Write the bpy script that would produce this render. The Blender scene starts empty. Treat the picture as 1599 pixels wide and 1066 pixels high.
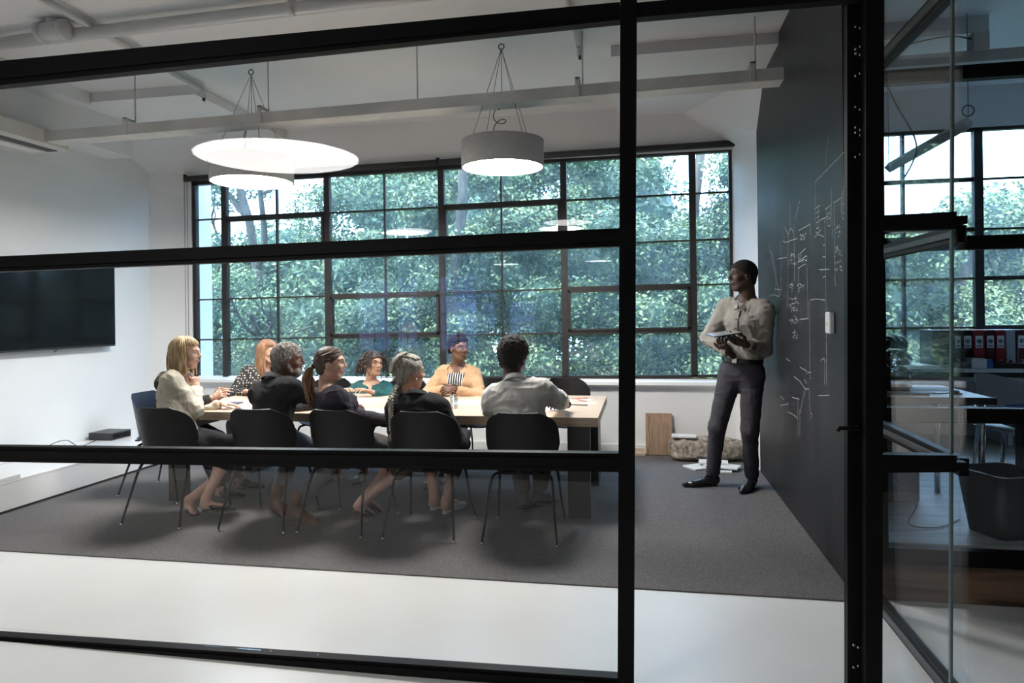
import bpy, bmesh, math, random
import numpy as np
from mathutils import Matrix, Vector
random.seed(7)
SC = bpy.context.scene
COL = SC.collection
PI = math.pi

# ------------------------------------------------------------------ camera, sky, sun, exposure
FPX, PPX, PPY, ROLL, CAMH = 1080.0, 800.0, 489.4, -0.012, 1.5
YAW = math.atan(200 / 1080.0)
_fw = np.array([-math.sin(YAW), math.cos(YAW), 0.0]); _r0 = np.array([math.cos(YAW), math.sin(YAW), 0.0]); _u0 = np.array([0, 0, 1.0])
_rt = math.cos(ROLL) * _r0 + math.sin(ROLL) * _u0
_up = -math.sin(ROLL) * _r0 + math.cos(ROLL) * _u0
camd = bpy.data.cameras.new('camera'); cam = bpy.data.objects.new('camera', camd); COL.objects.link(cam)
camd.sensor_fit = 'HORIZONTAL'; camd.sensor_width = 36.0
camd.lens = FPX / 1599.0 * 36.0
camd.shift_x = -(PPX - 799.5) / 1599.0
camd.shift_y = (PPY - 533.0) / 1599.0
camd.clip_start = 0.05; camd.clip_end = 200
cam.matrix_world = Matrix(((_rt[0], _up[0], -_fw[0], 0), (_rt[1], _up[1], -_fw[1], 0), (_rt[2], _up[2], -_fw[2], CAMH), (0, 0, 0, 1)))
SC.camera = cam

def _ray(u, v): return _fw + (u - PPX) / FPX * _rt + (PPY - v) / FPX * _up
def onz(u, v, z=0.0):
    r = _ray(u, v); return np.array([0, 0, CAMH]) + (z - CAMH) / r[2] * r
def ony(u, v, y):
    r = _ray(u, v); return np.array([0, 0, CAMH]) + y / r[1] * r
def onx(u, v, x):
    r = _ray(u, v); return np.array([0, 0, CAMH]) + x / r[0] * r

world = bpy.data.worlds.new('world'); SC.world = world; world.use_nodes = True
_n = world.node_tree.nodes; _l = world.node_tree.links; _n.clear()
_bg = _n.new('ShaderNodeBackground'); _wo = _n.new('ShaderNodeOutputWorld')
_bg.inputs[0].default_value = (0.50, 0.72, 1.0, 1); _bg.inputs[1].default_value = 8.5
_l.new(_bg.outputs[0], _wo.inputs[0])
sund = bpy.data.lights.new('sun', 'SUN'); sund.energy = 5.0; sund.angle = math.radians(14); sund.color = (1.0, 0.96, 0.86)
sun = bpy.data.objects.new('sun', sund); COL.objects.link(sun)
sun.rotation_euler = Vector((0.25, 0.45, -0.86)).to_track_quat('-Z', 'Y').to_euler()
LAMP_DRUM, LAMP_DISC, LAMP_HALL = 80.0, 19.5, 12.0
SC.view_settings.view_transform = 'Standard'
SC.view_settings.look = 'None'; SC.view_settings.gamma = 1; SC.view_settings.use_curve_mapping = False
SC.view_settings.exposure = 0.2
try:
    SC.cycles.use_denoising = True; SC.cycles.denoiser = 'OPENIMAGEDENOISE'
    SC.cycles.max_bounces = 8; SC.cycles.transparent_max_bounces = 24
    SC.cycles.sample_clamp_indirect = 6; SC.cycles.caustics_reflective = False; SC.cycles.caustics_refractive = False
except Exception: pass

# ------------------------------------------------------------------ materials
MATS = {}
def mat(name, col, rough=0.6, metal=0.0, col2=None, scale=8.0, detail=3.0, bump=0.0, bscale=None, spec=0.5, stretch=(1, 1, 1), emit=None, estr=0.0, lo=0.35, hi=0.65, sss=0.0):
    if name in MATS: return MATS[name]
    m = bpy.data.materials.new(name); m.use_nodes = True
    nt = m.node_tree; n = nt.nodes; l = nt.links; b = n['Principled BSDF']
    b.inputs['Roughness'].default_value = rough; b.inputs['Metallic'].default_value = metal
    b.inputs['Specular IOR Level'].default_value = spec
    if sss:
        b.inputs['Subsurface Weight'].default_value = sss; b.inputs['Subsurface Radius'].default_value = (0.012, 0.005, 0.003)
    if col2 is None: col2 = tuple(c * 0.88 for c in col)
    tc = n.new('ShaderNodeTexCoord'); mp = n.new('ShaderNodeMapping'); mp.inputs['Scale'].default_value = stretch
    l.new(tc.outputs['Object'], mp.inputs['Vector'])
    nz = n.new('ShaderNodeTexNoise'); nz.inputs['Scale'].default_value = scale; nz.inputs['Detail'].default_value = detail
    l.new(mp.outputs[0], nz.inputs['Vector'])
    cr = n.new('ShaderNodeValToRGB'); cr.color_ramp.elements[0].position = lo; cr.color_ramp.elements[1].position = hi
    cr.color_ramp.elements[0].color = (*col2, 1); cr.color_ramp.elements[1].color = (*col, 1)
    l.new(nz.outputs[0], cr.inputs[0]); l.new(cr.outputs[0], b.inputs['Base Color'])
    if bump:
        bn = n.new('ShaderNodeTexNoise'); bn.inputs['Scale'].default_value = bscale or scale * 3; bn.inputs['Detail'].default_value = 4
        l.new(mp.outputs[0], bn.inputs['Vector'])
        bp = n.new('ShaderNodeBump'); bp.inputs['Strength'].default_value = bump; bp.inputs['Distance'].default_value = 0.01
        l.new(bn.outputs[0], bp.inputs['Height']); l.new(bp.outputs[0], b.inputs['Normal'])
    if emit:
        b.inputs['Emission Color'].default_value = (*emit, 1); b.inputs['Emission Strength'].default_value = estr
    MATS[name] = m; return m

def glass_mat(name, tint, refl=0.04, haze=0.0, hazecol=(0.8, 0.9, 0.95)):
    m = bpy.data.materials.new(name); m.use_nodes = True; nt = m.node_tree; n = nt.nodes; l = nt.links; n.clear()
    o = n.new('ShaderNodeOutputMaterial'); tr = n.new('ShaderNodeBsdfTransparent'); gl = n.new('ShaderNodeBsdfGlossy')
    tr.inputs[0].default_value = (*tint, 1); gl.inputs['Roughness'].default_value = 0.0
    lw = n.new('ShaderNodeLayerWeight'); lw.inputs[0].default_value = 0.5
    p = n.new('ShaderNodeMath'); p.operation = 'POWER'; p.inputs[1].default_value = 5.0; l.new(lw.outputs['Facing'], p.inputs[0])
    ma = n.new('ShaderNodeMath'); ma.operation = 'MULTIPLY_ADD'; ma.inputs[1].default_value = 1 - refl; ma.inputs[2].default_value = refl
    l.new(p.outputs[0], ma.inputs[0])
    mx = n.new('ShaderNodeMixShader'); l.new(ma.outputs[0], mx.inputs[0]); l.new(gl.outputs[0], mx.inputs[2])
    if haze:
        df = n.new('ShaderNodeBsdfTranslucent'); df.inputs[0].default_value = (*hazecol, 1)
        nz = n.new('ShaderNodeTexNoise'); nz.inputs['Scale'].default_value = 3.0; nz.inputs['Detail'].default_value = 6
        tc = n.new('ShaderNodeTexCoord'); l.new(tc.outputs['Object'], nz.inputs['Vector'])
        mm = n.new('ShaderNodeMath'); mm.operation = 'MULTIPLY'; mm.inputs[1].default_value = haze * 2; l.new(nz.outputs[0], mm.inputs[0])
        hx = n.new('ShaderNodeMixShader'); l.new(mm.outputs[0], hx.inputs[0]); l.new(tr.outputs[0], hx.inputs[1]); l.new(df.outputs[0], hx.inputs[2])
        l.new(hx.outputs[0], mx.inputs[1])
    else: l.new(tr.outputs[0], mx.inputs[1])
    l.new(mx.outputs[0], o.inputs[0]); MATS[name] = m; return m

# ------------------------------------------------------------------ mesh accumulator
def nrm(v):
    v = np.asarray(v, float); return v / (np.linalg.norm(v) + 1e-12)
class MB:
    def __init__(s): s.V = []; s.F = []; s.M = []; s.S = []; s.n = 0
    def add(s, V, F, mi=0, smooth=True):
        V = np.asarray(V, float).reshape(-1, 3)
        s.V.append(V)
        for f in (F if isinstance(F, list) else [F]):
            f = np.asarray(f, int)
            if f.size: s.F.append(f + s.n); s.M.append(np.full(len(f), mi)); s.S.append(np.full(len(f), smooth))
        s.n += len(V); return s
    def box(s, lo, hi, bev=0.002, mi=0, R=None, o=(0, 0, 0)):
        lo = np.array(lo, float); hi = np.array(hi, float); lo, hi = np.minimum(lo, hi), np.maximum(lo, hi)
        b = min(bev, 0.45 * (hi - lo).min()); V = []
        for i in range(8):
            sg = np.array([(i & 1), (i >> 1) & 1, (i >> 2) & 1]); c = np.where(sg, hi, lo); inn = np.where(sg, -1, 1) * b
            for a in range(3):
                p = c + inn; p[a] = c[a]; V.append(p)
        V = np.array(V)
        if R is not None: V = V @ np.array(R).T + np.array(o)
        return s.add(V, BOXF, mi, False)
    def tube(s, pts, r, n=8, mi=0, caps=True, flat=None, smooth=True):
        pts = np.asarray(pts, float); k = len(pts); r = np.broadcast_to(np.asarray(r, float), (k,))
        T = np.gradient(pts, axis=0); T /= (np.linalg.norm(T, axis=1)[:, None] + 1e-12)
        ref = np.array([0, 0, 1.0]) if abs(T[0][2]) < 0.9 else np.array([1.0, 0, 0])
        if flat is not None: ref = np.asarray(flat[0], float)
        A = np.zeros((k, 3)); a = ref - T[0] * (ref @ T[0]); a = nrm(a)
        for i in range(k):
            a = a - T[i] * (a @ T[i]); a = nrm(a); A[i] = a
        B = np.cross(T, A); th = np.linspace(0, 2 * PI, n, endpoint=False)
        fa = 1.0 if flat is None else flat[1]
        V = (pts[:, None, :] + r[:, None, None] * (fa * np.cos(th)[None, :, None] * A[:, None, :] + np.sin(th)[None, :, None] * B[:, None, :])).reshape(-1, 3)
        i = np.arange(k - 1)[:, None] * n; j = np.arange(n)[None, :]; j2 = (j + 1) % n
        F = np.stack([i + j, i + j2, i + n + j2, i + n + j], -1).reshape(-1, 4)
        Fs = [F]
        if caps:
            c0 = len(V); V = np.vstack([V, pts[0], pts[-1]]); jj = np.arange(n); jj2 = (jj + 1) % n
            Fs.append(np.stack([jj2, jj, np.full(n, c0)], -1)); e = (k - 1) * n
            Fs.append(np.stack([e + jj, e + jj2, np.full(n, c0 + 1)], -1))
        return s.add(V, Fs, mi, smooth)
    def lathe(s, prof, n=32, o=(0, 0, 0), mi=0, smooth=True):
        prof = np.array(prof, float); k = len(prof); th = np.linspace(0, 2 * PI, n, endpoint=False)
        V = np.stack([prof[:, 0][:, None] * np.cos(th), prof[:, 0][:, None] * np.sin(th), np.broadcast_to(prof[:, 1][:, None], (k, n))], -1).reshape(-1, 3) + np.array(o)
        i = np.arange(k - 1)[:, None] * n; j = np.arange(n)[None, :]; j2 = (j + 1) % n
        F = np.stack([i + j, i + j2, i + n + j2, i + n + j], -1).reshape(-1, 4)
        return s.add(V, F, mi, smooth)
    def sphere(s, c, r, nu=12, nv=8, mi=0, R=None):
        th = np.linspace(0, 2 * PI, nu, endpoint=False); ph = np.linspace(0, PI, nv + 1)
        V = np.stack([np.sin(ph)[:, None] * np.cos(th), np.sin(ph)[:, None] * np.sin(th), np.broadcast_to(np.cos(ph)[:, None], (nv + 1, nu))], -1).reshape(-1, 3) * np.broadcast_to(np.asarray(r, float), (3,))
        if R is not None: V = V @ np.array(R).T
        V = V + np.array(c); i = np.arange(nv)[:, None] * nu; j = np.arange(nu)[None, :]; j2 = (j + 1) % nu
        F = np.stack([i + j, i + nu + j, i + nu + j2, i + j2], -1).reshape(-1, 4)
        return s.add(V, F, mi, True)
    def prism(s, poly, d, axis='z', mi=0, smooth=False):
        """poly: list of 3-D points (planar), d: extrusion vector"""
        P = np.asarray(poly, float); k = len(P); V = np.vstack([P, P + np.asarray(d, float)]); j = np.arange(k); j2 = (j + 1) % k
        s.add(V, np.stack([j, j2, j2 + k, j + k], -1), mi, smooth)
        s.poly = getattr(s, 'poly', []); b = s.n - 2 * k
        s.poly.append((list(range(b, b + k))[::-1], mi)); s.poly.append((list(range(b + k, b + 2 * k)), mi)); return s
    def grid(s, P, mi=0, smooth=True, close=False):
        P = np.asarray(P, float); a, b = P.shape[:2]
        i = np.arange(a - 1)[:, None] * b; j = np.arange(b if close else b - 1)[None, :]; j2 = (j + 1) % b
        F = np.stack([i + j, i + j2, i + b + j2, i + b + j], -1).reshape(-1, 4)
        return s.add(P.reshape(-1, 3), F, mi, smooth)
    def shell(s, P, t, mi=0):
        """a grid sheet P thickened by t along its normals, with rims"""
        P = np.asarray(P, float); a, b = P.shape[:2]
        du = np.gradient(P, axis=0); dv = np.gradient(P, axis=1); N = np.cross(du, dv); N /= np.linalg.norm(N, axis=2)[..., None] + 1e-12
        Q = P + N * t; s.grid(P[:, ::-1], mi); s.grid(Q, mi)
        for e0, e1 in ((P[0], Q[0]), (Q[-1], P[-1]), (Q[:, 0], P[:, 0]), (P[:, -1], Q[:, -1])):
            s.grid(np.stack([e0, e1]), mi, False)
        return s
    def mesh(s, name, mats, origin=None):
        V = np.vstack(s.V); me = bpy.data.meshes.new(name)
        if origin is not None: V = V - np.asarray(origin, float)
        fl = []; st = []; mi = []; sm = []
        for f, m, q in zip(s.F, s.M, s.S):
            fl.append(f.ravel()); st.append(np.full(len(f), f.shape[1])); mi.append(m); sm.append(q)
        for p, m in getattr(s, 'poly', []):
            fl.append(np.array(p)); st.append(np.array([len(p)])); mi.append(np.array([m])); sm.append(np.array([False]))
        fl = np.concatenate(fl); st = np.concatenate(st)
        me.vertices.add(len(V)); me.vertices.foreach_set('co', V.astype(np.float32).ravel())
        me.loops.add(len(fl)); me.loops.foreach_set('vertex_index', fl.astype(np.int32))
        me.polygons.add(len(st)); me.polygons.foreach_set('loop_start', np.concatenate([[0], np.cumsum(st)[:-1]]).astype(np.int32))
        me.polygons.foreach_set('material_index', np.concatenate(mi).astype(np.int32))
        me.polygons.foreach_set('use_smooth', np.concatenate(sm).astype(bool))
        me.update(calc_edges=True); me.validate()
        for m in (mats if isinstance(mats, (list, tuple)) else [mats]): me.materials.append(m)
        return me
    def build(s, name, mats, parent=None, origin=None, label=None, cat=None, group=None, kind=None):
        if parent is not None and origin is None: origin = parent.get('_o', (0, 0, 0))
        o = bpy.data.objects.new(name, s.mesh(name, mats, origin)); COL.objects.link(o)
        if parent is not None:
            o.parent = parent; o['_o'] = list(map(float, parent.get('_o', (0, 0, 0))))
        else:
            oo = origin if origin is not None else (0, 0, 0)
            o.location = tuple(float(x) for x in oo); o['_o'] = [float(x) for x in oo]
        return tag(o, label, cat, group, kind)
def tag(o, label=None, cat=None, group=None, kind=None):
    if label: o['label'] = label
    if cat: o['category'] = cat
    if group: o['group'] = group
    if kind: o['kind'] = kind
    return o
def thing(name, loc, label, cat, group=None):
    o = bpy.data.objects.new(name, None); COL.objects.link(o); o.location = tuple(float(x) for x in loc); o.empty_display_size = 0.1
    o['_o'] = [float(x) for x in loc]; return tag(o, label, cat, group)
def kids(o): return [c for c in COL.objects if c.parent == o]
def copy_tree(o, parent=None, ch=None):
    ch = ch if ch is not None else {}
    c = o.copy(); COL.objects.link(c); c.parent = parent
    for k in list(o.children): copy_tree(k, c)
    return c
def _boxfaces():
    F4 = []; F3 = []; idx = lambda i, a: i * 3 + a
    C = [np.array([(i & 1), (i >> 1) & 1, (i >> 2) & 1]) * 2 - 1 for i in range(8)]
    P = []
    for i in range(8):
        for a in range(3):
            p = C[i] * 0.8; p = p.astype(float); p[a] = C[i][a]; P.append(p)
    P = np.array(P)
    def orient(f):
        f = list(f); c = P[f].mean(0); nn = np.cross(P[f[1]] - P[f[0]], P[f[2]] - P[f[0]])
        return f if nn @ c > 0 else f[::-1]
    for a in range(3):
        for sgn in (-1, 1):
            ids = [i for i in range(8) if C[i][a] == sgn]; o = [x for x in range(3) if x != a]
            ids.sort(key=lambda i: math.atan2(C[i][o[1]], C[i][o[0]])); F4.append(orient([idx(i, a) for i in ids]))
    for i in range(8):
        F3.append(orient([idx(i, 0), idx(i, 1), idx(i, 2)]))
        for a in range(3):
            j = i ^ (1 << a)
            if j > i:
                b, c = [x for x in range(3) if x != a]; F4.append(orient([idx(i, b), idx(j, b), idx(j, c), idx(i, c)]))
    return [np.array(F4), np.array(F3)]
BOXF = _boxfaces()
def rotz(a): c, s = math.cos(a), math.sin(a); return np.array([[c, -s, 0], [s, c, 0], [0, 0, 1.0]])
def rotx(a): c, s = math.cos(a), math.sin(a); return np.array([[1.0, 0, 0], [0, c, -s], [0, s, c]])
def roty(a): c, s = math.cos(a), math.sin(a); return np.array([[c, 0, s], [0, 1.0, 0], [-s, 0, c]])
def bbox(name, lo, hi, m, parent=None, bev=0.002, **k): return MB().box(lo, hi, bev).build(name, m, parent, **k)
def spline(pts, n=24):
    pts = np.asarray(pts, float); k = len(pts); t = np.linspace(0, k - 1, n); o = []
    for x in t:
        i = min(int(x), k - 2); f = x - i; p0 = pts[max(i - 1, 0)]; p1 = pts[i]; p2 = pts[i + 1]; p3 = pts[min(i + 2, k - 1)]
        o.append(0.5 * ((2 * p1) + (-p0 + p2) * f + (2 * p0 - 5 * p1 + 4 * p2 - p3) * f * f + (-p0 + 3 * p1 - 3 * p2 + p3) * f ** 3))
    return np.array(o)

M_white = mat('wall_paint', (0.82, 0.82, 0.81), 0.7, col2=(0.78, 0.78, 0.77), scale=1.5, bump=0.03, bscale=40)
M_ceil = mat('ceiling_paint', (0.78, 0.78, 0.78), 0.75, col2=(0.74, 0.74, 0.74), scale=1.2, bump=0.05, bscale=30)
M_floorw = mat('white_floor', (0.74, 0.74, 0.72), 0.35, col2=(0.68, 0.68, 0.66), scale=1.1, detail=6, bump=0.02, bscale=12)
M_black = mat('black_steel', (0.006, 0.0055, 0.0055), 0.5, col2=(0.004, 0.004, 0.004), scale=5, bump=0.02, bscale=60, spec=0.12)
M_frame = mat('window_steel', (0.03, 0.027, 0.028), 0.5, col2=(0.02, 0.018, 0.018), scale=9, bump=0.05, bscale=60)
M_carpet = mat('grey_carpet', (0.25, 0.237, 0.232), 0.95, col2=(0.07, 0.068, 0.07), scale=210, detail=2, bump=0.8, bscale=300, spec=0.1, lo=0.3, hi=0.7)
M_board = mat('blackboard_paint', (0.024, 0.023, 0.024), 0.45, col2=(0.013, 0.014, 0.016), scale=1.6, detail=6, stretch=(1, 3.5, 0.5), bump=0.02, bscale=30, spec=0.3)
M_chalk = mat('chalk', (0.75, 0.76, 0.76), 0.9, scale=40, col2=(0.35, 0.35, 0.35))
M_hallw = mat('hall_paint', (0.14, 0.13, 0.12), 0.8, scale=2)
M_smear = None
M_wood = mat('table_oak', (0.60, 0.46, 0.34), 0.4, col2=(0.43, 0.31, 0.22), scale=5, detail=5, stretch=(0.35, 9, 9), bump=0.04, bscale=20)
M_woodend = mat('oak_edge', (0.40, 0.28, 0.19), 0.5, col2=(0.25, 0.16, 0.10), scale=8, detail=5, stretch=(6, 6, 0.4), bump=0.05)
M_chair = mat('chair_shell_black', (0.012, 0.011, 0.011), 0.5, col2=(0.009, 0.008, 0.008), scale=14, spec=.25)
M_navy = mat('chair_shell_navy', (0.03, 0.045, 0.075), 0.4, col2=(0.025, 0.037, 0.065), scale=14)
M_steel = mat('bright_steel', (0.6, 0.6, 0.58), 0.25, 1.0, scale=20)
M_grey = mat('duct_paint', (0.68, 0.67, 0.64), 0.6, col2=(0.56, 0.55, 0.52), scale=4)
M_lampbody = mat('lamp_fabric', (0.55, 0.55, 0.54), 0.8, col2=(0.5, 0.5, 0.49), scale=30)
M_lamp = mat('lamp_diffuser', (0.9, 0.9, 0.9), 0.6, emit=(1.0, 0.97, 0.93), estr=LAMP_DRUM)
M_disc = mat('disc_diffuser', (0.9, 0.9, 0.9), 0.6, emit=(1.0, 0.98, 0.95), estr=LAMP_DISC)
M_hall = mat('hall_diffuser', (0.9, 0.9, 0.9), 0.6, emit=(1.0, 0.97, 0.92), estr=LAMP_HALL)
M_wire = mat('wire_grey', (0.09, 0.09, 0.09), 0.4, 0.5, scale=20)
G_part = glass_mat('partition_glass', (0.985, 0.99, 0.99), 0.025)
G_win = glass_mat('window_glass', (0.91, 0.97, 1.0), 0.04, haze=0.04, hazecol=(0.75, 0.9, 1.0))
M_paper = mat('paper', (0.82, 0.82, 0.80), 0.8, col2=(0.78, 0.78, 0.76), scale=5)
M_dark = mat('dark_plastic', (0.02, 0.02, 0.022), 0.4, scale=10)
# ------------------------------------------------------------------ structure
XL, XB, YW, YP, ZC = -5.65, 1.08, 7.5, 2.75, 3.66
XT = 0.0115                                   # the old steel window sits a little out of level
HX0, HX1, HY0 = -8.0, 9.0, -11.0              # the hall on the camera's side of the partition
ST = dict(kind='structure')
bbox('floor', (HX0, HY0, -0.12), (HX1, 8.1, 0.0), M_floorw, **ST)
bbox('trim_1', (-4.83, 3.80, 0.0), (XB, 7.44, 0.008), M_carpet, bev=0.001, **ST)
bbox('trim_11', (HX0, HY0, 0.0), (HX1, -0.6, 0.008), mat('hall_haze_damper', (.035, .033, .032), .95, scale=90), bev=.001, **ST)  # unseen dark sheet added over the hall floor to cut reflected haze
bbox('ceiling', (HX0, HY0, ZC), (HX1, 7.62, ZC + 0.25), M_ceil, **ST)
# window wall: sill wall, lintel, pieces between the two window bays
def wallbox(name, lo, hi, m=None): return bbox(name, lo, hi, m or M_white, bev=0.001, **ST)
W = MB()
W.box((XL - .3, 7.44, 0), (1.3, 7.62, 0.76), 0.001).box((XL - .3, 7.44, 3.17), (1.3, 7.62, ZC), 0.001)
W.box((XL - .3, 7.44, 0.76), (-5.28, 7.85, 3.17), 0.001).box((0.95, 7.44, 0.76), (1.2, 7.62, 3.17), 0.001)
W.build('wall_back', M_white, **ST)
N = MB()
N.box((1.2, 7.44, 0), (HX1, 7.62, 0.82), 0.001).box((1.2, 7.44, 3.26), (HX1, 7.62, ZC), 0.001).box((1.2, 7.44, .82), (1.75, 7.62, 3.26), 0.001).box((8.6, 7.44, .82), (HX1, 7.62, 3.26), 0.001)
N.build('wall_back_office', M_white, **ST)
# splayed window reveals
MB().prism([(XL, 7.2, 0), (-5.27, 7.44, 0), (XL, 7.44, 0)], (0, 0, ZC)).build('trim_2', M_white, **ST)
MB().prism([(XB, 6.74, 0), (XB, 7.44, 0), (0.96, 7.44, 0)], (0, 0, ZC)).build('trim_3', M_white, **ST)
wallbox('wall_left', (XL - .3, 2.6, 0), (XL, 7.6, ZC))
wallbox('wall_right', (XB, 3.97, 0), (1.2, 7.44, ZC), M_board)
# sloping sill
MB().prism([(-5.3, 7.44, .70), (-5.3, 7.36, .735), (-5.3, 7.37, .765), (-5.3, 7.50, .80), (-5.3, 7.50, .70)], (6.26, 0, 0)).build('window_sill', M_white, **ST)
bbox('baseboard_back', (-4.8, 7.42, 0.008), (XB - .02, 7.44, 0.10), M_white, **ST)
# outer shell of the hall
wallbox('wall_hall_left', (HX0 - .2, HY0, 0), (HX0, 7.62, ZC), M_hallw)
wallbox('wall_hall_right', (HX1, HY0, 0), (HX1 + .2, 7.62, ZC), M_hallw)
# hall back wall with a row of steel windows (seen only as reflections in the partition)
VY = 2 * YP - HY0; zb0, zb1 = .6, 2.45
B = MB(); B.box((HX0, HY0 - .2, 0), (HX1, HY0, zb0), .001).box((HX0, HY0 - .2, zb1), (HX1, HY0, ZC), .001)
xs = [HX0] + [ony(u, 490, VY)[0] for u in (555, 608, 616, 650, 684, 742)] + [HX1]
for i in range(0, len(xs), 2): B.box((xs[i], HY0 - .2, zb0), (xs[i + 1], HY0, zb1), .001)
B.build('wall_hall_back', M_hallw, **ST)
G_tint = glass_mat('dimming_glass', (.36, .38, .52), .05)  # dark bluish tint added to dim the hall windows' reflections
wi = 3
for i in range(1, len(xs) - 1, 2):
    a, b = xs[i], xs[i + 1]; w_ = thing('window_%d' % wi, (0, 0, 0), None, None); tag(w_, kind='structure'); wi += 1
    for k in range(3):
        x = a + (b - a) * k / 2; bbox('glazing_bar', (x - .02, HY0 - .12, zb0), (x + .02, HY0 - .08, zb1), M_frame, w_)
    for k in range(5):
        z = zb0 + (zb1 - zb0) * k / 4; bbox('glazing_bar', (a, HY0 - .12, z - .02), (b, HY0 - .08, z + .02), M_frame, w_)
    bbox('pane', (a, HY0 - .102, zb0), (b, HY0 - .098, zb1), G_tint, w_, bev=0)

# ------------------------------------------------------------------ ceiling mouldings
# dropped boxes in front of the window wall, their soffits sloping down to the window corners
def drop(name, x0, x1, inner, yf, ztilt=0):
    # cross section in plan: full-depth box from yf to 7.44, underside falls beyond y=6.3 on the outer side
    m = MB(); zb = ZC - 0.09; zl = 3.17
    outer, inn = x0, x1; sg = 1 if inn > outer else -1
    Q1 = (outer + sg * .62 if sg < 0 else outer + .85, 7.45, zb); Q2 = (outer, 6.3, zb)
    P1 = (.965, 7.45, 3.20) if sg < 0 else (-5.27, 7.45, 3.20); P2 = (outer, 6.74, 3.16) if sg < 0 else (outer, 7.2, 3.20)
    V = [(outer, yf, zb), (inn, yf, zb), (inn, 7.45, zb), Q1, Q2, P1, P2, (outer, yf, ZC + .02), (inn, yf, ZC + .02), (inn, 7.45, ZC + .02), (outer, 7.45, 3.2)]
    m.V.append(np.array(V)); m.n = len(V); m.F.append(np.array([(3, 5, 6, 4), (7, 0, 1, 8), (1, 2, 9, 8)])); m.M.append(np.zeros(3, int)); m.S.append(np.zeros(3, bool))
    m.F.append(np.array([(5, 10, 6)])); m.M.append(np.zeros(1, int)); m.S.append(np.zeros(1, bool))
    m.poly = [([0, 4, 3, 2, 1], 0)]
    return m.build(name, M_ceil, **ST)
drop('trim_4', XL, -4.04, 'hi', 5.78)
drop('trim_5', XB, -0.21, 'lo', 5.66)
# boxed beam along the left wall
bbox('trim_6', (XL, 3.0, 3.22), (-5.33, 6.55, ZC), M_ceil, **ST)
bbox('trim_7', (XL, 3.0, 3.54), (-5.15, 5.78, ZC), M_ceil, **ST)

# ------------------------------------------------------------------ main steel window
def win_z(px, py, y=YW): return ony(px, py, y)
def zt(z, x): return z + XT * (x + 2.15)
WX = [-5.25, -4.86, -4.19, -3.55, -2.855, -2.18, -1.497, -0.805, -0.13, 0.55, 0.94]
THICK = {1, 3, 5, 7, 9}
rows = [1.265, 1.745, 2.215, 2.705]
Z0, Z1 = 0.79, 3.16
def sbar(m, xa, xb, z, h, y0=YW - .03, y1=YW + .02):
    a = zt(z, xa); b = zt(z, xb)
    V = [(xa, y0, a - h), (xb, y0, b - h), (xb, y0, b + h), (xa, y0, a + h), (xa, y1, a - h), (xb, y1, b - h), (xb, y1, b + h), (xa, y1, a + h)]
    m.add(V, np.array([(0, 1, 2, 3), (5, 4, 7, 6), (4, 5, 1, 0), (3, 2, 6, 7), (4, 0, 3, 7), (1, 5, 6, 2)]), 0, False)
win = thing('window_1', (0, 0, 0), None, None); tag(win, kind='structure')
for i, x in enumerate(WX):
    h = .034 if i in THICK else (.022 if i in (0, 10) else .009)
    MB().box((x - h, YW - .04 if h > .01 else YW - .02, zt(Z0, x)), (x + h, YW + .03, zt(Z1, x)), .003).build('mullion' if h > .01 else 'glazing_bar', M_frame, win)
m = MB(); sbar(m, -5.27, .965, Z0, .014, YW - .04, YW + .03); m.build('bottom_rail', M_frame, win)
m = MB(); sbar(m, -5.27, .965, Z1 - .01, .03, YW - .04, YW + .03); m.build('top_rail', M_frame, win)
COLS = [(0, 1, None), (1, 3, 2), (3, 5, 0), (5, 7, 2), (7, 9, 0), (9, 10, None)]
for a, b, vent in COLS:
    xa = WX[a] + (.034 if a in THICK else .022); xb = WX[b] - (.034 if b in THICK else .022)
    for r, z in enumerate(rows):
        thick = vent is not None and r in (vent, vent + 1)
        m = MB(); sbar(m, xa, xb, z, .019 if thick else .008, YW - (.04 if thick else .02)); m.build('vent_rail' if thick else 'glazing_bar', M_frame, win)
    if vent is not None:
        za, zb = rows[vent] + .019, rows[vent + 1] - .019
        m = MB(); sbar(m, xa, xb, za + .012, .012, YW - .055, YW + .01); sbar(m, xa, xb, zb - .012, .012, YW - .055, YW + .01)
        for x in (xa + .015, xb - .015): m.box((x - .015, YW - .055, zt(za, x)), (x + .015, YW + .01, zt(zb, x)))
        m.build('vent_sash', M_frame, win)
for a in range(10):
    zz = [Z0] + rows + [Z1]
    for r in range(5):
        xa, xb = WX[a] + .004, WX[a + 1] - .004
        if r == 4: pass
        m = MB(); V = [(xa, YW, zt(zz[r], xa)), (xb, YW, zt(zz[r], xb)), (xb, YW, zt(zz[r + 1], xb)), (xa, YW, zt(zz[r + 1], xa))]
        V = V + [(p[0], p[1] + .004, p[2]) for p in V]
        m.add(V, np.array([(0, 1, 2, 3), (5, 4, 7, 6), (4, 5, 1, 0), (3, 2, 6, 7), (4, 0, 3, 7), (1, 5, 6, 2)]), 0, False)
        m.build('pane', G_win, win)
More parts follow.
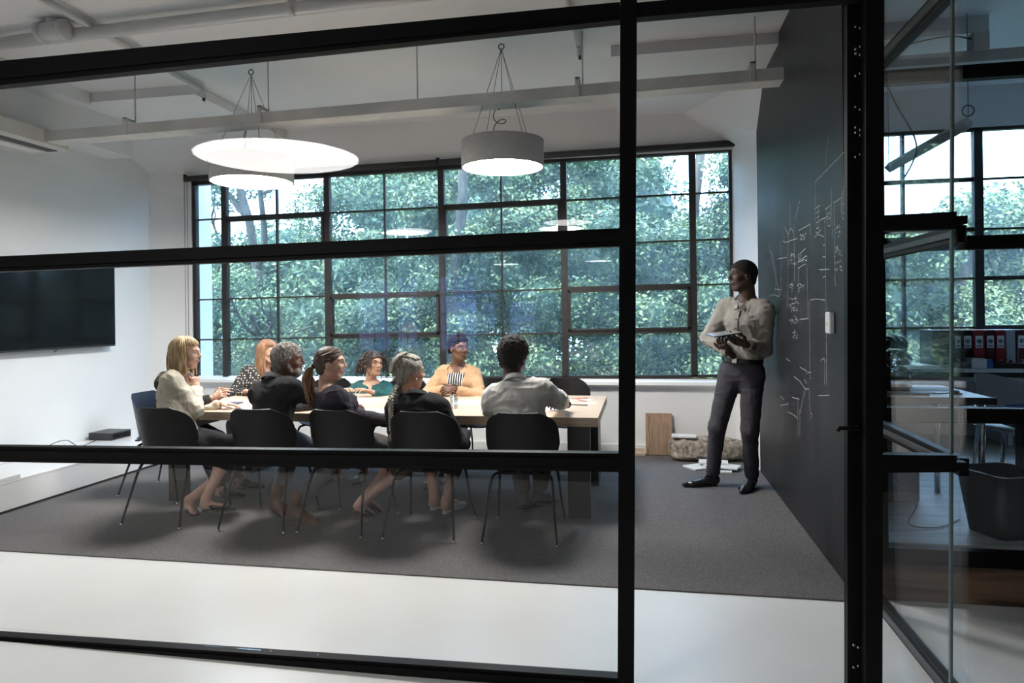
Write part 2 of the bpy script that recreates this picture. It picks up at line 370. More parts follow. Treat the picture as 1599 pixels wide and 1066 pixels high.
# roller blind cassettes under the lintel
for xa, xb, lab in ((-5.31, -2.2, 'dark roller blind rolled up over the left half of the window'), (-2.18, .97, 'dark roller blind rolled up over the right half of the window')):
    t = thing('roller_blind', (xa, 7.42, 3.2), lab, 'blind', 'rolled blinds over the big window')
    za, zb = zt(3.185, xa), zt(3.185, xb); R = .035
    MB().tube([(xa, 7.40, za), (xb, 7.40, zb)], R, 12).build('blind_roll', M_frame, t)
    MB().box((xa - .015, 7.375, za - .03), (xa + .004, 7.44, za + .05)).build('bracket', M_black, t)
    MB().box((xb - .004, 7.375, zb - .03), (xb + .015, 7.44, zb + .05)).build('bracket', M_black, t)
m = MB().tube([(-5.30, 7.41, 3.15), (-5.30, 7.41, 1.1)], .0025, 5); m.tube([(-5.33, 7.40, 3.15), (-5.33, 7.40, 1.1)], .0025, 5)
m.build('blind_cord', M_wire, None, label='thin blind cord hanging at the left jamb of the big window', cat='cord')

# neighbouring office window
win2 = thing('window_2', (0, 0, 0), None, None); tag(win2, kind='structure')
WX2 = [1.78, 2.585, 3.26, 3.95, 4.64, 5.32, 6.0, 6.68, 7.36, 8.04, 8.58]
rows2 = [1.31, 1.79, 2.27, 2.76]
for i, x in enumerate(WX2):
    h = .04 if i in (2, 4, 6, 8) else (.022 if i in (0, 10) else .012)
    bbox('mullion' if h > .015 else 'glazing_bar', (x - h, YW - .04, .84), (x + h, YW + .03, 3.26), M_frame, win2)
for z in (.85, 3.25): bbox('rail', (1.76, YW - .04, z - .02), (8.6, YW + .03, z + .02), M_frame, win2)
for i in range(10):
    for r, z in enumerate(rows2):
        tk = .02 if (i >= 2 and r in (0, 1)) or (i < 2 and r in (2, 3)) else .009
        bbox('glazing_bar', (WX2[i] + .02, YW - .03, z - tk), (WX2[i + 1] - .02, YW + .02, z + tk), M_frame, win2)
    zz = [.85] + rows2 + [3.25]
    for r in range(5): bbox('pane', (WX2[i] + .005, YW, zz[r]), (WX2[i + 1] - .005, YW + .004, zz[r + 1]), G_win, win2, bev=0)
bbox('trim_8', (1.2, 7.2, .80), (HX1, 7.5, .84), M_white, **ST)

# ------------------------------------------------------------------ steel and glass partition
part = thing('wall_partition', (0, 0, 0), None, None); tag(part, kind='structure')
def pbar(name, pts, y, d, parent=part, m=M_black):
    """a rail seen at left-top,left-bottom,right-top,right-bottom"""
    (ul, vlt, vlb), (ur, vrt, vrb) = pts
    A = ony(ul, vlt, y); B = ony(ul, vlb, y); C = ony(ur, vrt, y); D = ony(ur, vrb, y)
    V = []
    for yy in (y, y + d):
        for p in (B, D, C, A): V.append((p[0], yy, p[2]))
    mb = MB(); mb.add(V, np.array([(0, 1, 2, 3), (5, 4, 7, 6), (4, 5, 1, 0), (3, 2, 6, 7), (4, 0, 3, 7), (1, 5, 6, 2)]), 0, False)
    return mb.build(name, m, parent)
def ext(u, v0, u0, v1, u1): return v0 + (v1 - v0) * (u - u0) / (u1 - u0)
UL = -420
def rail(name, lt, lb, rt, rb, y=YP, d=.05, u1=968):
    f = lambda a, b: ext(UL, a, 0, b, 968)
    g = lambda a, b: ext(u1, a, 0, b, 968)
    r = pbar(name, ((UL, f(lt, rt), f(lb, rb)), (u1, g(lt, rt), g(lb, rb))), y, d)
    c = (lt + lb) / 2, (rt + rb) / 2                      # glazing bead, slimmer and proud
    hb = .22
    q = lambda u, s: ext(u, c[0] + s * hb * (lb - lt), 0, c[1] + s * hb * (rb - rt), 968)
    pbar('glazing_bead', ((UL, q(UL, -1), q(UL, 1)), (u1, q(u1, -1), q(u1, 1))), y - .012, .013)
rail('rail', 95, 133, 3, 31)
rail('rail', 400, 424, 356, 384)
rail('rail', 697, 721, 708, 737)
rail('bottom_rail', 993, 1017, 1059, 1088)
def post(name, ut0, ut1, ub0, ub1, y, d, z0=0.0, z1=ZC, parent=part, m=M_black):
    """post whose edges run from (ut,v=0) to (ub,v=1066)"""
    V = []
    def at(u0, u1, z):
        a = ony(u0, 0, y); b = ony(u1, 1066, y); return a[0] + (b[0] - a[0]) * (z - a[2]) / (b[2] - a[2])
    for yy in (y, y + d):
        for z in (z0, z1): V += [(at(ut0, ub0, z), yy, z), (at(ut1, ub1, z), yy, z)]
    mb = MB(); mb.add(V, np.array([(0, 1, 3, 2), (5, 4, 6, 7), (4, 5, 1, 0), (2, 3, 7, 6), (4, 0, 2, 6), (1, 5, 7, 3)]), 0, False)
    return mb.build(name, m, parent)
post('post', 968.5, 994.5, 964.3, 990, YP - .01, .06)
post('post', -900, -870, -900, -870, YP - .01, .06)
post('post', 1352, 1381, 1352, 1378, YP - .01, .06)
# rail of the upper lights carried on over the doorway, and the frame of the open door seen edge-on
rail_r = pbar('door_header', ((994, 4, 27), (1352, -28, -4)), YP, .05)
door = thing('door_1', (0, 0, 0), None, None); tag(door, kind='structure')
post('door_stile', 1323, 1348.5, 1323.5, 1347, YP + .06, .045, 0.01, 2.66, parent=door)
m = MB()
for pts in ([(1336, 42), (1343, 44), (1343, 73), (1336, 77), (1336, 84), (1343, 86), (1343, 115), (1336, 119), (1336, 167), (1343, 171), (1336, 199), (1336, 207), (1343, 203), (1343, 211), (1336, 245), (1343, 241),
             (1333, 1006), (1340, 1010), (1340, 1039), (1333, 1041)],):
    for u, v in pts:
        p = ony(u, v, YP + .058); m.tube([p, p + np.array([0, -.004, 0])], .0055, 8)
m.build('hinge_screw', M_steel, door)
p = ony(1318, 665, YP + .05)
m = MB().tube([(p[0] + .05, YP + .06, p[2]), (p[0] + .035, YP + .0, p[2]), (p[0] - .03, YP + .0, p[2]), (p[0] - .035, YP + .0, p[2] - .012)], .008, 8)
m.build('door_handle', M_black, door)
bbox('threshold', (1.08, 2.60, 0), (1.12, 2.62, .003), M_steel, door) if False else None
# glass panes of the partition
pz = [(0.04, .888), (.892, 1.778), (1.782, 2.668), (2.672, ZC)]
xl = ony(UL, 533, YP)[0]; xp = ony(966, 533, YP)[0]
for za, zb in pz: bbox('pane', (xl, YP + .02, za), (xp + .01, YP + .03, zb), G_part, part, bev=0)
bbox('pane', (xp + .05, YP + .02, 2.70), (.82, YP + .03, ZC), G_part, part, bev=0)
# glass corner to the right of the door post: side panel in line, return panel running back
XR = 1.135
bbox('pane', (.87, YP + .015, 0.01), (XR, YP + .025, ZC), G_part, part, bev=0)
edge = mat('glass_edge', (0.10, 0.14, 0.14), 0.2, scale=4)
post('glass_edge', 1486.5, 1491, 1484, 1488, YP + .012, .016, m=edge)
def pbar2(name, u0, vt0, vb0, u1, vt1, vb1, y, d): return pbar(name, ((u0, vt0, vb0), (u1, vt1, vb1)), y, d)
pbar2('rail', 1378, 336, 360, 1494, 330, 357, YP - .03, .05)
pbar2('rail_end', 1494, 337, 350, 1511, 336, 349, YP - .02, .04)
pbar2('rail', 1378, 710, 738, 1494, 711, 737, YP - .03, .05)
pbar2('rail_end', 1494, 722, 735, 1511, 722, 735, YP - .02, .04)
for z0, z1 in ((.0, .075), (.885, .95), (1.74, 1.805), (2.655, 2.73)):
    bbox('return_rail', (XR + .005, YP + .04, z0), (XR + .042, 3.83, z1), M_black, part)
    bbox('return_bead', (XR - .004, YP + .05, z0 + .02), (XR + .007, 3.83, z1 - .02), mat('bead_steel', (.035, .035, .036), .35, scale=6), part)
bbox('pane', (XR + .02, YP + .03, .04), (XR + .03, 3.83, ZC), G_part, part, bev=0)
post('post', 1352, 1376, 1352, 1374, 3.70, .05)

# partition of the neighbouring office, standing on a raised timber plinth
part2 = thing('wall_office_partition', (0, 0, 0), None, None); tag(part2, kind='structure')
M_plinth = mat('rough_plinth_timber', (0.22, 0.13, 0.075), .7, col2=(0.07, 0.042, 0.028), scale=3.5, detail=7, stretch=(.6, 3, 6), bump=.3, bscale=9, lo=.38, hi=.6)
bbox('plinth_board', (1.2, 3.86, 0), (HX1, 3.93, .195), M_plinth, part2, bev=.004)
for z0, z1 in ((.195, .275), (.92, .995), (1.795, 1.865), (2.655, 2.725)):
    A = MB(); A.box((1.2, 3.84, z0), (HX1, 3.90, z1), .003); A.build('rail', M_black, part2)
bbox('post', (3.1, 3.84, .195), (3.16, 3.90, ZC), M_black, part2)
bbox('post', (1.2, 3.84, .195), (1.24, 3.90, ZC), M_black, part2)
for za, zb in ((.275, .92), (.995, 1.795), (1.865, 2.655), (2.725, ZC)):
    bbox('pane', (1.24, 3.866, za), (3.1, 3.874, zb), G_part, part2, bev=0)
M_planks = mat('grey_floorboards', (0.48, 0.49, 0.50), .45, col2=(0.36, 0.37, 0.38), scale=3, detail=5, stretch=(.5, 8, 1), bump=.05)
fl2 = bbox('trim_9', (1.2, 3.93, 0.0), (HX1, 7.44, .262), M_planks, **ST)
k = 0; y = 3.935
while y < 7.2:
    for x0 in (1.2, 3.2):
        b = bbox('floorboard', (x0 + .002, y, .262), (x0 + 1.996, y + .178, .275), M_planks, fl2, bev=.0015)
    y += .18
# ------------------------------------------------------------------ ceiling services and lamps
def cyl(m, a, b, r, n=10, mi=0): return m.tube([a, b], r, n, mi)
def drum_lamp(hook, zb, dia, label):
    x, y = hook[0], hook[1]; h = .21; R = dia / 2
    t = thing('drum_lamp', (x, y, zb), label, 'lamp', 'drum lamps over the table')
    MB().lathe([(R - .012, zb), (R, zb), (R, zb + h), (R - .01, zb + h + .004), (.02, zb + h + .004), (.0, zb + h)], 56, (x, y, 0)).lathe([(R - .012, zb), (R - .012, zb + .03)], 56, (x, y, 0)).build('shade', M_lampbody, t)
    MB().lathe([(0.0001, zb + .012), (R - .013, zb + .012)], 56, (x, y, 0)).build('diffuser', M_lamp, t)
    for k in range(4):
        a = PI / 4 + k * PI / 2
        MB().tube([(x + .85 * R * math.cos(a), y + .85 * R * math.sin(a), zb + h), (x + .005 * math.cos(a), y + .005 * math.sin(a), ZC - .06)], .0022, 5).build('suspension_wire', M_wire, t)
    th = np.linspace(0, 2 * PI, 20)
    MB().tube(np.stack([x + .022 * np.cos(th), y + 0 * th, ZC - .03 + .022 * np.sin(th)], 1), .005, 6, caps=False).build('ceiling_hook', M_wire, t)
    m = MB(); sp = np.linspace(0, 1, 60)
    m.tube(np.stack([x - .02 + .05 * np.sin(sp * 18) * (sp < .7), y + .03 * np.cos(sp * 18), zb + h + .02 + .40 * sp * .8 + .05 * np.cos(sp * 18)], 1), .004, 5)
    m.tube([(x, y, zb + h + .3), (x, y + .004, ZC - .05)], .0025, 5)
    m.build('power_cable', M_wire, t)
    return t
H1 = onz(397, 107, ZC); H2 = onz(785, 67, ZC)
l1 = ony(394, 285, H1[1]); l2 = ony(785, 262, H2[1])
drum_lamp((l1[0], H1[1]), l1[2], .70, 'drum-shaped pendant lamp above the left half of the table')
drum_lamp((l2[0], H2[1]), l2[2], .66, 'drum-shaped pendant lamp above the right half of the table')

# tray hung across the room on threaded rods
t = thing('cable_tray', (-2, 5.3, 3.1), 'pale grey steel cable tray hung across the meeting room ceiling', 'cable tray')
a = ony(50, 222, 5.3); b = ony(1233, 115, 5.3); xa, xb = -5.25, b[0] - .05
za, zb = 3.11, 3.205
V = []
for yy in (5.25, 5.42):
    for (x, z) in ((xa, za - .045), (xb, zb - .045), (xb, zb + .045), (xa, za + .045)): V.append((x, yy, z))
MB().add(V, np.array([(0, 1, 2, 3), (5, 4, 7, 6), (4, 5, 1, 0), (3, 2, 6, 7), (4, 0, 3, 7), (1, 5, 6, 2)]), 0, False).build('tray', M_grey, t)
for u in (211, 419, 652, 910, 1180):
    x = ony(u, 150, 5.33)[0]; z = za + (x - xa) / (xb - xa) * (zb - za)
    MB().tube([(x, 5.33, z), (x, 5.33, ZC)], .006, 6).build('threaded_rod', M_grey, t)
    if u != 652:
        MB().box((x - .05, 5.235, z - .05), (x - .015, 5.25, z + .10)).box((x - .05, 5.235, z + .085), (x - .015, 5.36, z + .10)).build('hanger_bracket', M_grey, t)
M_pipe = mat('pipe_paint', (0.60, 0.60, 0.585), .5, col2=(.55, .55, .54), scale=5)
t = thing('sprinkler_pipe', (-3, 4.6, ZC - .1), 'thick white painted sprinkler main crossing under the front ceiling', 'pipe')
pa = onz(0, 68, ZC - .09); pb = onz(560, 2, ZC - .09); d = pb - pa
MB().tube([pa - d * .3, pb + d * 1.3], .047, 16).build('main_pipe', M_pipe, t)
j = onz(83, 48, ZC - .09); mm = MB(); dn = nrm(d)
mm.tube([j - dn * .11, j + dn * .11], .062, 16); mm.tube([j - dn * .115, j - dn * .08], .072, 16); mm.tube([j + dn * .08, j + dn * .115], .072, 16); mm.tube([j, j + np.array([0, 0, .08])], .045, 12)
mm.build('tee_fitting', M_pipe, t)
q = onz(457, 12, ZC - .09); MB().tube([q - dn * .015, q + dn * .015], .055, 14).build('pipe_clamp', M_pipe, t)
t = thing('branch_pipe', (-4, 5, ZC - .05), 'thin white sprinkler branch pipe running back along the left ceiling', 'pipe', 'sprinkler branch pipes')
p0 = onz(60, -6, ZC - .045); p1 = onz(316, 140, ZC - .045)
MB().tube([p0 - (p1 - p0) * .12, p1], .024, 10).build('pipe', M_pipe, t)
MB().tube([p1 + (0, -.03, 0), p1 + (0, .015, -.01), p1 + (0, .02, -.07)], .028, 10).build('elbow', M_pipe, t)
MB().tube([p1 + (0, .02, -.07), p1 + (0, .02, -.10)], .014, 8).build('sprinkler_head', M_dark, t)
t = thing('branch_pipe', (-.5, 5, ZC - .05), 'thin white sprinkler branch pipe ending above the table, right side', 'pipe', 'sprinkler branch pipes')
p0 = onz(884, -6, ZC - .045); p1 = onz(905, 72, ZC - .045)
MB().tube([p0 - (p1 - p0) * .3, p1], .022, 10).build('pipe', M_pipe, t)
MB().tube([p1 + (0, -.03, 0), p1 + (0, .01, -.01), p1 + (0, .015, -.07)], .026, 10).build('elbow', M_pipe, t)
MB().tube([p1 + (0, .015, -.07), p1 + (0, .015, -.10)], .012, 8).build('sprinkler_head', M_dark, t)
# air conditioner under the left beam
t = thing('air_conditioner', (XL, 4.6, 3.0), 'white ceiling air conditioner under the beam at the far left', 'air conditioner')
bbox('housing', (XL + .01, 3.2, 3.03), (-5.14, 5.52, 3.19), M_grey, t, bev=.02)
bbox('air_slot', (-5.30, 3.3, 3.024), (-5.20, 5.44, 3.031), M_dark, t)
bbox('louvre', (-5.44, 3.3, 3.016), (-5.33, 5.40, 3.03), M_white, t)
# hall lamps on the camera's side, one over the visitors' area
v = ony(435, 240, 2 * YP + 1.3)
zc = 3.2; 
t = thing('disc_lamp', (v[0], -1.5, zc), 'large round disc lamp hanging in the hall behind the camera', 'lamp', 'round hall lamps')
def disc(t, x, y, z, R, m):
    MB().lathe([(0.0001, z), (R, z)], 64, (x, y, 0)).build('diffuser', m, t)
    MB().lathe([(R, z - .002), (R + .012, z - .002), (R + .012, z + .09), (.0001, z + .09)], 64, (x, y, 0)).build('housing', M_lampbody, t)
    for k in range(3):
        a = k * 2.094; MB().tube([(x + R * .8 * math.cos(a), y + R * .8 * math.sin(a), z + .09), (x, y, ZC - .006)], .002, 4).build('suspension_wire', M_wire, t)
vv = onz(435, 246, zc)       # mirror image position in the glass
disc(t, vv[0], 2 * (YP + .025) - vv[1], zc, .84, M_disc)
for (u, vq, lab) in ((640, 360, 'round hall lamp hanging third from the partition'), (827, 400, 'round hall lamp hanging near the far hall windows'), (885, 347, 'small round hall lamp hanging on the right of the hall')):
    zz = 3.1; q = onz(u, vq, zz)
    if q[1] < 2 * YP - HY0 - 1:
        t = thing('disc_lamp', (q[0], 2 * YP - q[1], zz), lab, 'lamp', 'round hall lamps'); disc(t, q[0], 2 * YP - q[1], zz, .42, M_hall)
# ------------------------------------------------------------------ left side: bench, screen, boxes
M_bench = mat('bench_lacquer', (0.76, 0.76, 0.755), 0.25, col2=(.73, .73, .725), scale=2)
t = thing('low_bench', (-5.2, 5.4, 0), 'long low white lacquered bench along the left wall under the screen', 'bench')
bbox('bench_top', (XL + .01, 3.2, .232), (-4.82, 7.15, .25), M_bench, t)
bbox('bench_front', (-4.85, 3.2, .03), (-4.822, 7.15, .232), M_bench, t)
bbox('plinth', (XL + .02, 3.2, 0.0), (-4.86, 7.13, .03), M_dark, t)
bbox('raised_flap', (XL + .01, 3.2, .251), (-4.82, 4.655, .285), M_bench, t)
t = thing('television', (-5.5, 5.8, 1.2), 'large black flat television on the white left wall', 'television')
bbox('bezel', (-5.60, 5.05, 1.205), (-5.545, 6.53, 2.05), M_dark, t, bev=.006)
bbox('screen', (-5.545, 5.06, 1.225), (-5.541, 6.52, 2.04), mat('screen_glass', (.006, .007, .009), .12, scale=2, spec=.45), t, bev=.001)
bbox('wall_bracket', (XL + .002, 5.6, 1.45), (-5.60, 6.0, 1.85), M_dark, t)
MB().tube([(-5.56, 5.75, 1.205), (-5.56, 5.76, 1.18), (-5.56, 5.79, 1.205)], .004, 5).build('cable_loop', M_wire, t)
q = onz(174, 686, .25)
t = thing('media_box', (-5.45, 6.35, .25), 'small flat black box lying on the white bench', 'box')
MB().box((-5.60, 6.20, .25), (-5.33, 6.48, .325), .004).build('case', M_dark, t)
bbox('front_panel', (-5.33, 6.22, .265), (-5.326, 6.46, .31), M_black, t)
t = thing('power_strip', (-5.45, 5.1, .25), 'white power strip lying on the bench under the screen', 'power strip')
bbox('strip', (-5.50, 4.95, .25), (-5.44, 5.5, .29), M_bench, t, bev=.006)
for k in range(3): bbox('plug', (-5.49, 5.02 + .15 * k, .29), (-5.45, 5.06 + .15 * k, .345 if k != 1 else .37), M_bench, t, bev=.006)
tag(MB().tube(spline([(-5.5, 5.5, .27), (-5.45, 5.62, .33), (-5.40, 5.72, .34), (-5.38, 5.85, .26), (-5.5, 6.2, .256)]), .004, 6).build('loose_cable', M_wire), 'thin dark cord curling over the white bench', 'cord')

# ------------------------------------------------------------------ blackboard furniture
P = lambda u, v: onx(u, v, XB)
ch = MB()
def chalk(pts, w=.0035, wob=.004):
    L = np.array([P(u, v) for u, v in pts]); n = max(4, int(np.linalg.norm(np.diff(L, axis=0), axis=1).sum() / .02)); L = spline(L, n) if len(L) > 2 else L[0] + (L[1] - L[0]) * np.linspace(0, 1, n)[:, None]
    L = L + np.random.RandomState(int(abs(pts[0][0] * 13 + pts[0][1]))).normal(0, wob * .3, L.shape); L[:, 0] = XB - .0006
    T = np.gradient(L, axis=0); T /= np.linalg.norm(T, axis=1)[:, None] + 1e-9
    S = np.cross(T, [1, 0, 0]) * w * .5
    ch.grid(np.stack([L + S, L - S]), 0, False)
for pts in ([(1294, 213), (1290, 240), (1289, 258)], [(1273, 284), (1298, 258), (1320, 236)], [(1273, 284), (1273, 345)],
            [(1234, 318), (1234, 360)], [(1249, 314), (1241, 344)],
            [(1321, 287), (1316, 296), (1314, 310), (1314, 332), (1317, 342), (1321, 330), (1322, 300), (1321, 287)], [(1317, 300), (1316, 330), (1320, 330), (1320, 298), (1317, 300)], [(1316, 318), (1320, 317)], [(1302, 317), (1309, 312), (1314, 308)],
            [(1272, 326), (1281, 320)], [(1278, 325), (1279, 356)], [(1275, 332), (1279, 330)], [(1275, 340), (1279, 338)], [(1274, 347), (1279, 346)], [(1274, 347), (1275, 357), (1279, 355)], [(1280, 344), (1294, 337)], [(1274, 362), (1277, 364), (1282, 358)], [(1272, 370), (1278, 366), (1287, 370)],
            [(1289, 326), (1298, 320)], [(1291, 326), (1292, 350), (1297, 350), (1296, 326)], [(1292, 334), (1296, 332)], [(1292, 342), (1297, 340)], [(1298, 294), (1299, 330), (1300, 372)], [(1303, 315), (1304, 430), (1305, 446)],
            [(1200, 378), (1206, 408), (1211, 432), (1218, 462)], [(1205, 392), (1212, 428), (1210, 456)], [(1214, 404), (1229, 402)], [(1219, 376), (1220, 460)], [(1223, 376), (1227, 378), (1245, 372)], [(1226, 355), (1231, 365), (1235, 356), (1239, 363)], [(1231, 364), (1230, 480)], [(1238, 360), (1239, 372)],
            [(1247, 360), (1265, 350)], [(1265, 348), (1266, 368)], [(1246, 399), (1258, 388)], [(1246, 408), (1260, 399)], [(1246, 410), (1257, 404)], [(1246, 419), (1258, 412)], [(1260, 412), (1262, 500)], [(1247, 420), (1247, 458)],
            [(1288, 340), (1290, 480), (1291, 600)], [(1285, 382), (1289, 382)], [(1285, 401), (1289, 401)], [(1279, 421), (1295, 420)], [(1285, 433), (1290, 431)], [(1265, 468), (1277, 467), (1288, 469)], [(1264, 470), (1265, 578), (1266, 590)], [(1249, 499), (1262, 497)],
            [(1202, 462), (1207, 460), (1217, 463)], [(1210, 451), (1219, 452)], [(1240, 350), (1241, 440)],
            [(1249, 573), (1259, 579), (1260, 585)], [(1261, 581), (1267, 581)], [(1240, 588), (1248, 594), (1257, 606), (1263, 607)], [(1256, 592), (1260, 599)], [(1258, 606), (1249, 645)], [(1264, 608), (1265, 640), (1268, 647), (1267, 653)], [(1278, 618), (1295, 617)], [(1219, 633), (1231, 630)], [(1230, 643), (1240, 648), (1246, 654)], [(1246, 622), (1246, 682)], [(1249, 640), (1249, 680)], [(1237, 620), (1248, 623)], [(1219, 618), (1224, 624)], [(1228, 560), (1234, 564)], [(1282, 562), (1286, 560), (1288, 564), (1288, 600)]):
    chalk(pts)
rr = random.Random(3)
for (u0, v0, u1, v1, n) in ((1232, 396, 1242, 412, 26), (1232, 440, 1240, 455, 16), (1234, 463, 1246, 475, 18), (1234, 478, 1246, 486, 14), (1234, 495, 1246, 506, 18), (1238, 515, 1246, 528, 14), (1249, 364, 1258, 376, 22), (1247, 398, 1260, 408, 14), (1246, 442, 1257, 456, 16), (1304, 350, 1311, 372, 18), (1304, 385, 1313, 400, 18), (1304, 408, 1314, 424, 16)):
    for _ in range(n):
        a, b = rr.uniform(u0, u1), rr.uniform(v0, v1); chalk([(a, b), (a + rr.uniform(-3, 3), b + rr.uniform(-3.5, 3.5))], .003, .002)
ch.build('chalk_drawing', M_chalk, bpy.data.objects['wall_right'], kind='stuff')
t = thing('wall_switch', P(1300, 503), 'white oblong switch box fixed on the blackboard wall', 'switch')
q0, q1 = P(1296.5, 487), P(1304, 521)
bbox('plate', (XB - .03, q1[1], q1[2]), (XB, q0[1], q0[2]), M_bench, t, bev=.006)
bbox('button', (XB - .034, (q0[1] + q1[1]) / 2 - .008, 1.41), (XB - .03, (q0[1] + q1[1]) / 2 + .008, 1.43), M_grey, t)

# ------------------------------------------------------------------ boards and stone by the window wall
M_veneer = mat('walnut_board', (0.42, 0.29, 0.20), .5, col2=(0.28, 0.18, 0.12), scale=7, detail=5, stretch=(7, 7, .4))
t = thing('wooden_board', (.17, 7.3, .008), 'upright brown wooden board leaning against the wall under the window', 'board')
R = rotx(-.14)
MB().box((0, 0, 0), (.27, .02, .43), .002, R=R, o=(.04, 7.345, .012)).build('face', M_veneer, t)
MB().tube(spline([(.075, 7.342, .42), (.07, 7.340, .3), (.082, 7.337, .2), (.075, 7.335, .1), (.06, 7.33, .02)], 20) + (0, -.012, 0), .0025, 5).build('crack', M_dark, t)
t = thing('board_offcut', (-.07, 7.36, .008), 'small pale offcut standing on the carpet left of the brown board', 'board')
bbox('piece', (-.14, 7.33, .009), (.03, 7.35, .08), mat('pale_ply', (.62, .50, .38), .6, scale=8, stretch=(1, 1, 8)), t)
bbox('layer', (-.10, 7.30, .009), (.035, 7.328, .04), MATS['pale_ply'], t)
M_stone = mat('rough_stone', (0.46, 0.40, 0.33), .9, col2=(0.17, 0.14, 0.11), scale=26, detail=8, bump=1.0, bscale=30)
M_slate = mat('white_tile', (0.72, 0.72, 0.70), .4, col2=(.66, .66, .64), scale=9)
def tile(label, c, sx, sy, rz, z, th=.018, tilt=0):
    R = rotz(rz) @ roty(tilt)
    return MB().box((-sx / 2, -sy / 2, 0), (sx / 2, sy / 2, th), .002, R=R, o=(c[0], c[1], z)).build('sample_tile', M_slate, None, origin=(c[0], c[1], z), label=label, cat='tile', group='white sample tiles on and around the stone')
def tile_board(): pass
q = onz(1190, 735, 0)
t = thing('leaning_sample', (1.03, 6.9, .008), 'small board leaning on the blackboard wall behind the standing man', 'board')
MB().box((0, 0, 0), (.014, .24, .36), .002, R=roty(.16), o=(.985, 6.80, .012)).build('face', M_veneer, t)
MB().box((-.004, 0.003, .003), (0.0, .237, .357), .001, R=roty(.16), o=(.985, 6.80, .012)).build('white_laminate', M_slate, t)
# ------------------------------------------------------------------ table
TX0, TX1, TY0, TY1, TZ = -3.86, -.31, 5.02, 6.36, .74
t = thing('meeting_table', ((TX0 + TX1) / 2, (TY0 + TY1) / 2, .008), 'long oak meeting table with thick top on dark slab legs', 'table')
n = 9; w = (TY1 - TY0) / n
for i in range(n): bbox('tabletop_plank', (TX0 + .0, TY0 + i * w + .0004, TZ - .066), (TX1, TY0 + (i + 1) * w - .0004, TZ), M_wood, t, bev=.0008)
M_leg = mat('table_leg_black', (.035, .032, .031), .35, col2=(.028, .025, .024), scale=6)
for x0 in (-3.80, -.535):
    for y0 in (TY0 + .012, TY1 - .37):
        bbox('leg', (x0, y0, .008), (x0 + .165, y0 + .05 if y0 < 5.5 else y0 + .36, TZ - .066), M_leg, t)
    bbox('leg_rail', (x0 + .05, TY0 + .062, TZ - .16), (x0 + .115, TY1 - .37, TZ - .066), M_leg, t)
bbox('long_rail', (-3.63, 5.66, TZ - .14), (-.54, 5.70, TZ - .066), M_leg, t)

# ------------------------------------------------------------------ chairs
def chair_proto(M):
    t = thing('shell_chair', (0, 0, 0), None, 'chair')
    # local frame: seat faces +y, origin on the floor under the seat centre
    nu, nv = 21, 12
    P = np.zeros((nv, nu, 3))
    for i in range(nv):
        r = i / (nv - 1)
        for j in range(nu):
            a = 2 * PI * j / (nu - 1)
            ex = .235 * r; c, s_ = math.cos(a), math.sin(a); k = (abs(c) ** 2.6 + abs(s_) ** 2.6) ** (-1 / 2.6)
            x = ex * c * k; y = .225 * r * s_ * k
            z = .455 + .03 * (abs(x) / .235) ** 2.2 - .02 * max(0, y / .225) ** 3 + .02 * max(0, -y / .225) ** 3
            P[i, j] = (x, y, z)
    MB().shell(P, -.012).build('seat_shell', M, t)
    nu, nv = 25, 16; P = np.zeros((nv, nu, 3))
    for i in range(nv):
        v = i / (nv - 1); z = .47 + .375 * v
        wv = .25 * (1 - max(0, (v - .3) / .7) ** 4.5) ** (1 / 3.2) * (.86 + .14 * min(1, v / .4)) if v < 1 else .13
        wv = max(wv, .13)
        for j in range(nu):
            u = -1 + 2 * j / (nu - 1); x = wv * u
            y = -.225 - .06 * v + .16 * (abs(x) / .245) ** 2.3 * (1 - .25 * v)
            P[i, j] = (x, y, z - .012 * (1 - v) * 0)
    MB().shell(P, .012).build('backrest', M, t)
    MB().box((-.12, -.24, .44), (.12, -.20, .452)).box((-.02, -.245, .44), (.02, -.235, .53)).build('back_bracket', M_black, t)
    MB().tube([(-.14, -.13, .432), (-.14, .13, .432), (.14, .13, .432), (.14, -.13, .432), (-.14, -.13, .432)], .009, 8).build('seat_frame', M_black, t)
    for sx in (-1, 1):
        for (y0, y1) in ((-.10, -.30), (.10, .27)):
            pts = spline([(sx * .06, y0 * .9, .428), (sx * .17, y0 * 1.4, .425), (sx * .205, y0 * 1.7, .375), (sx * .222, y1 * .8, .2), (sx * .245, y1, .012)], 14)
            l = MB().tube(pts, np.linspace(.0125, .0075, 14), 8).build('leg', M_black, t)
            MB().lathe([(0.0001, .0), (.014, .0), (.014, .005), (.008, .013), (0.0001, .014)], 10, (sx * .245, y1, 0)).build('foot_glide', M_steel, l)
    return t
CH0 = chair_proto(M_chair); CHN = None
def place(proto, x, y, rz, label, first=[True]):
    o = proto if first[0] else copy_tree(proto)
    first[0] = False
    o.location = (x, y, .008); o.rotation_euler = (0, 0, rz); o['label'] = label; o['category'] = 'chair'; o['group'] = 'shell chairs around the meeting table'
    return o
FR = [(-3.44, 4.68, -.06, 'black shell chair under the blonde woman in the cream blazer'),
      (-2.68, 4.68, .02, 'black shell chair under the grey-bearded man in the dark suit'),
      (-2.07, 4.69, -.10, 'black shell chair under the woman with the wavy ponytail'),
      (-1.46, 4.67, .0, 'black shell chair under the woman with the fair braid'),
      (-.79, 4.68, .02, 'black shell chair under the man in the white shirt')]
for x, y, r, lb in FR: place(CH0, x, y, r, lb)
BR = [(-3.10, 6.42, PI + .1, 'black shell chair behind the table under the red-haired woman'),
      (-2.34, 6.46, PI - .1, 'black shell chair behind the table under the curly-haired woman'),
      (-1.50, 6.52, PI - .15, 'black shell chair behind the table under the woman in the head wrap'),
      (-.72, 6.60, PI + .1, 'empty black shell chair behind the right end of the table')]
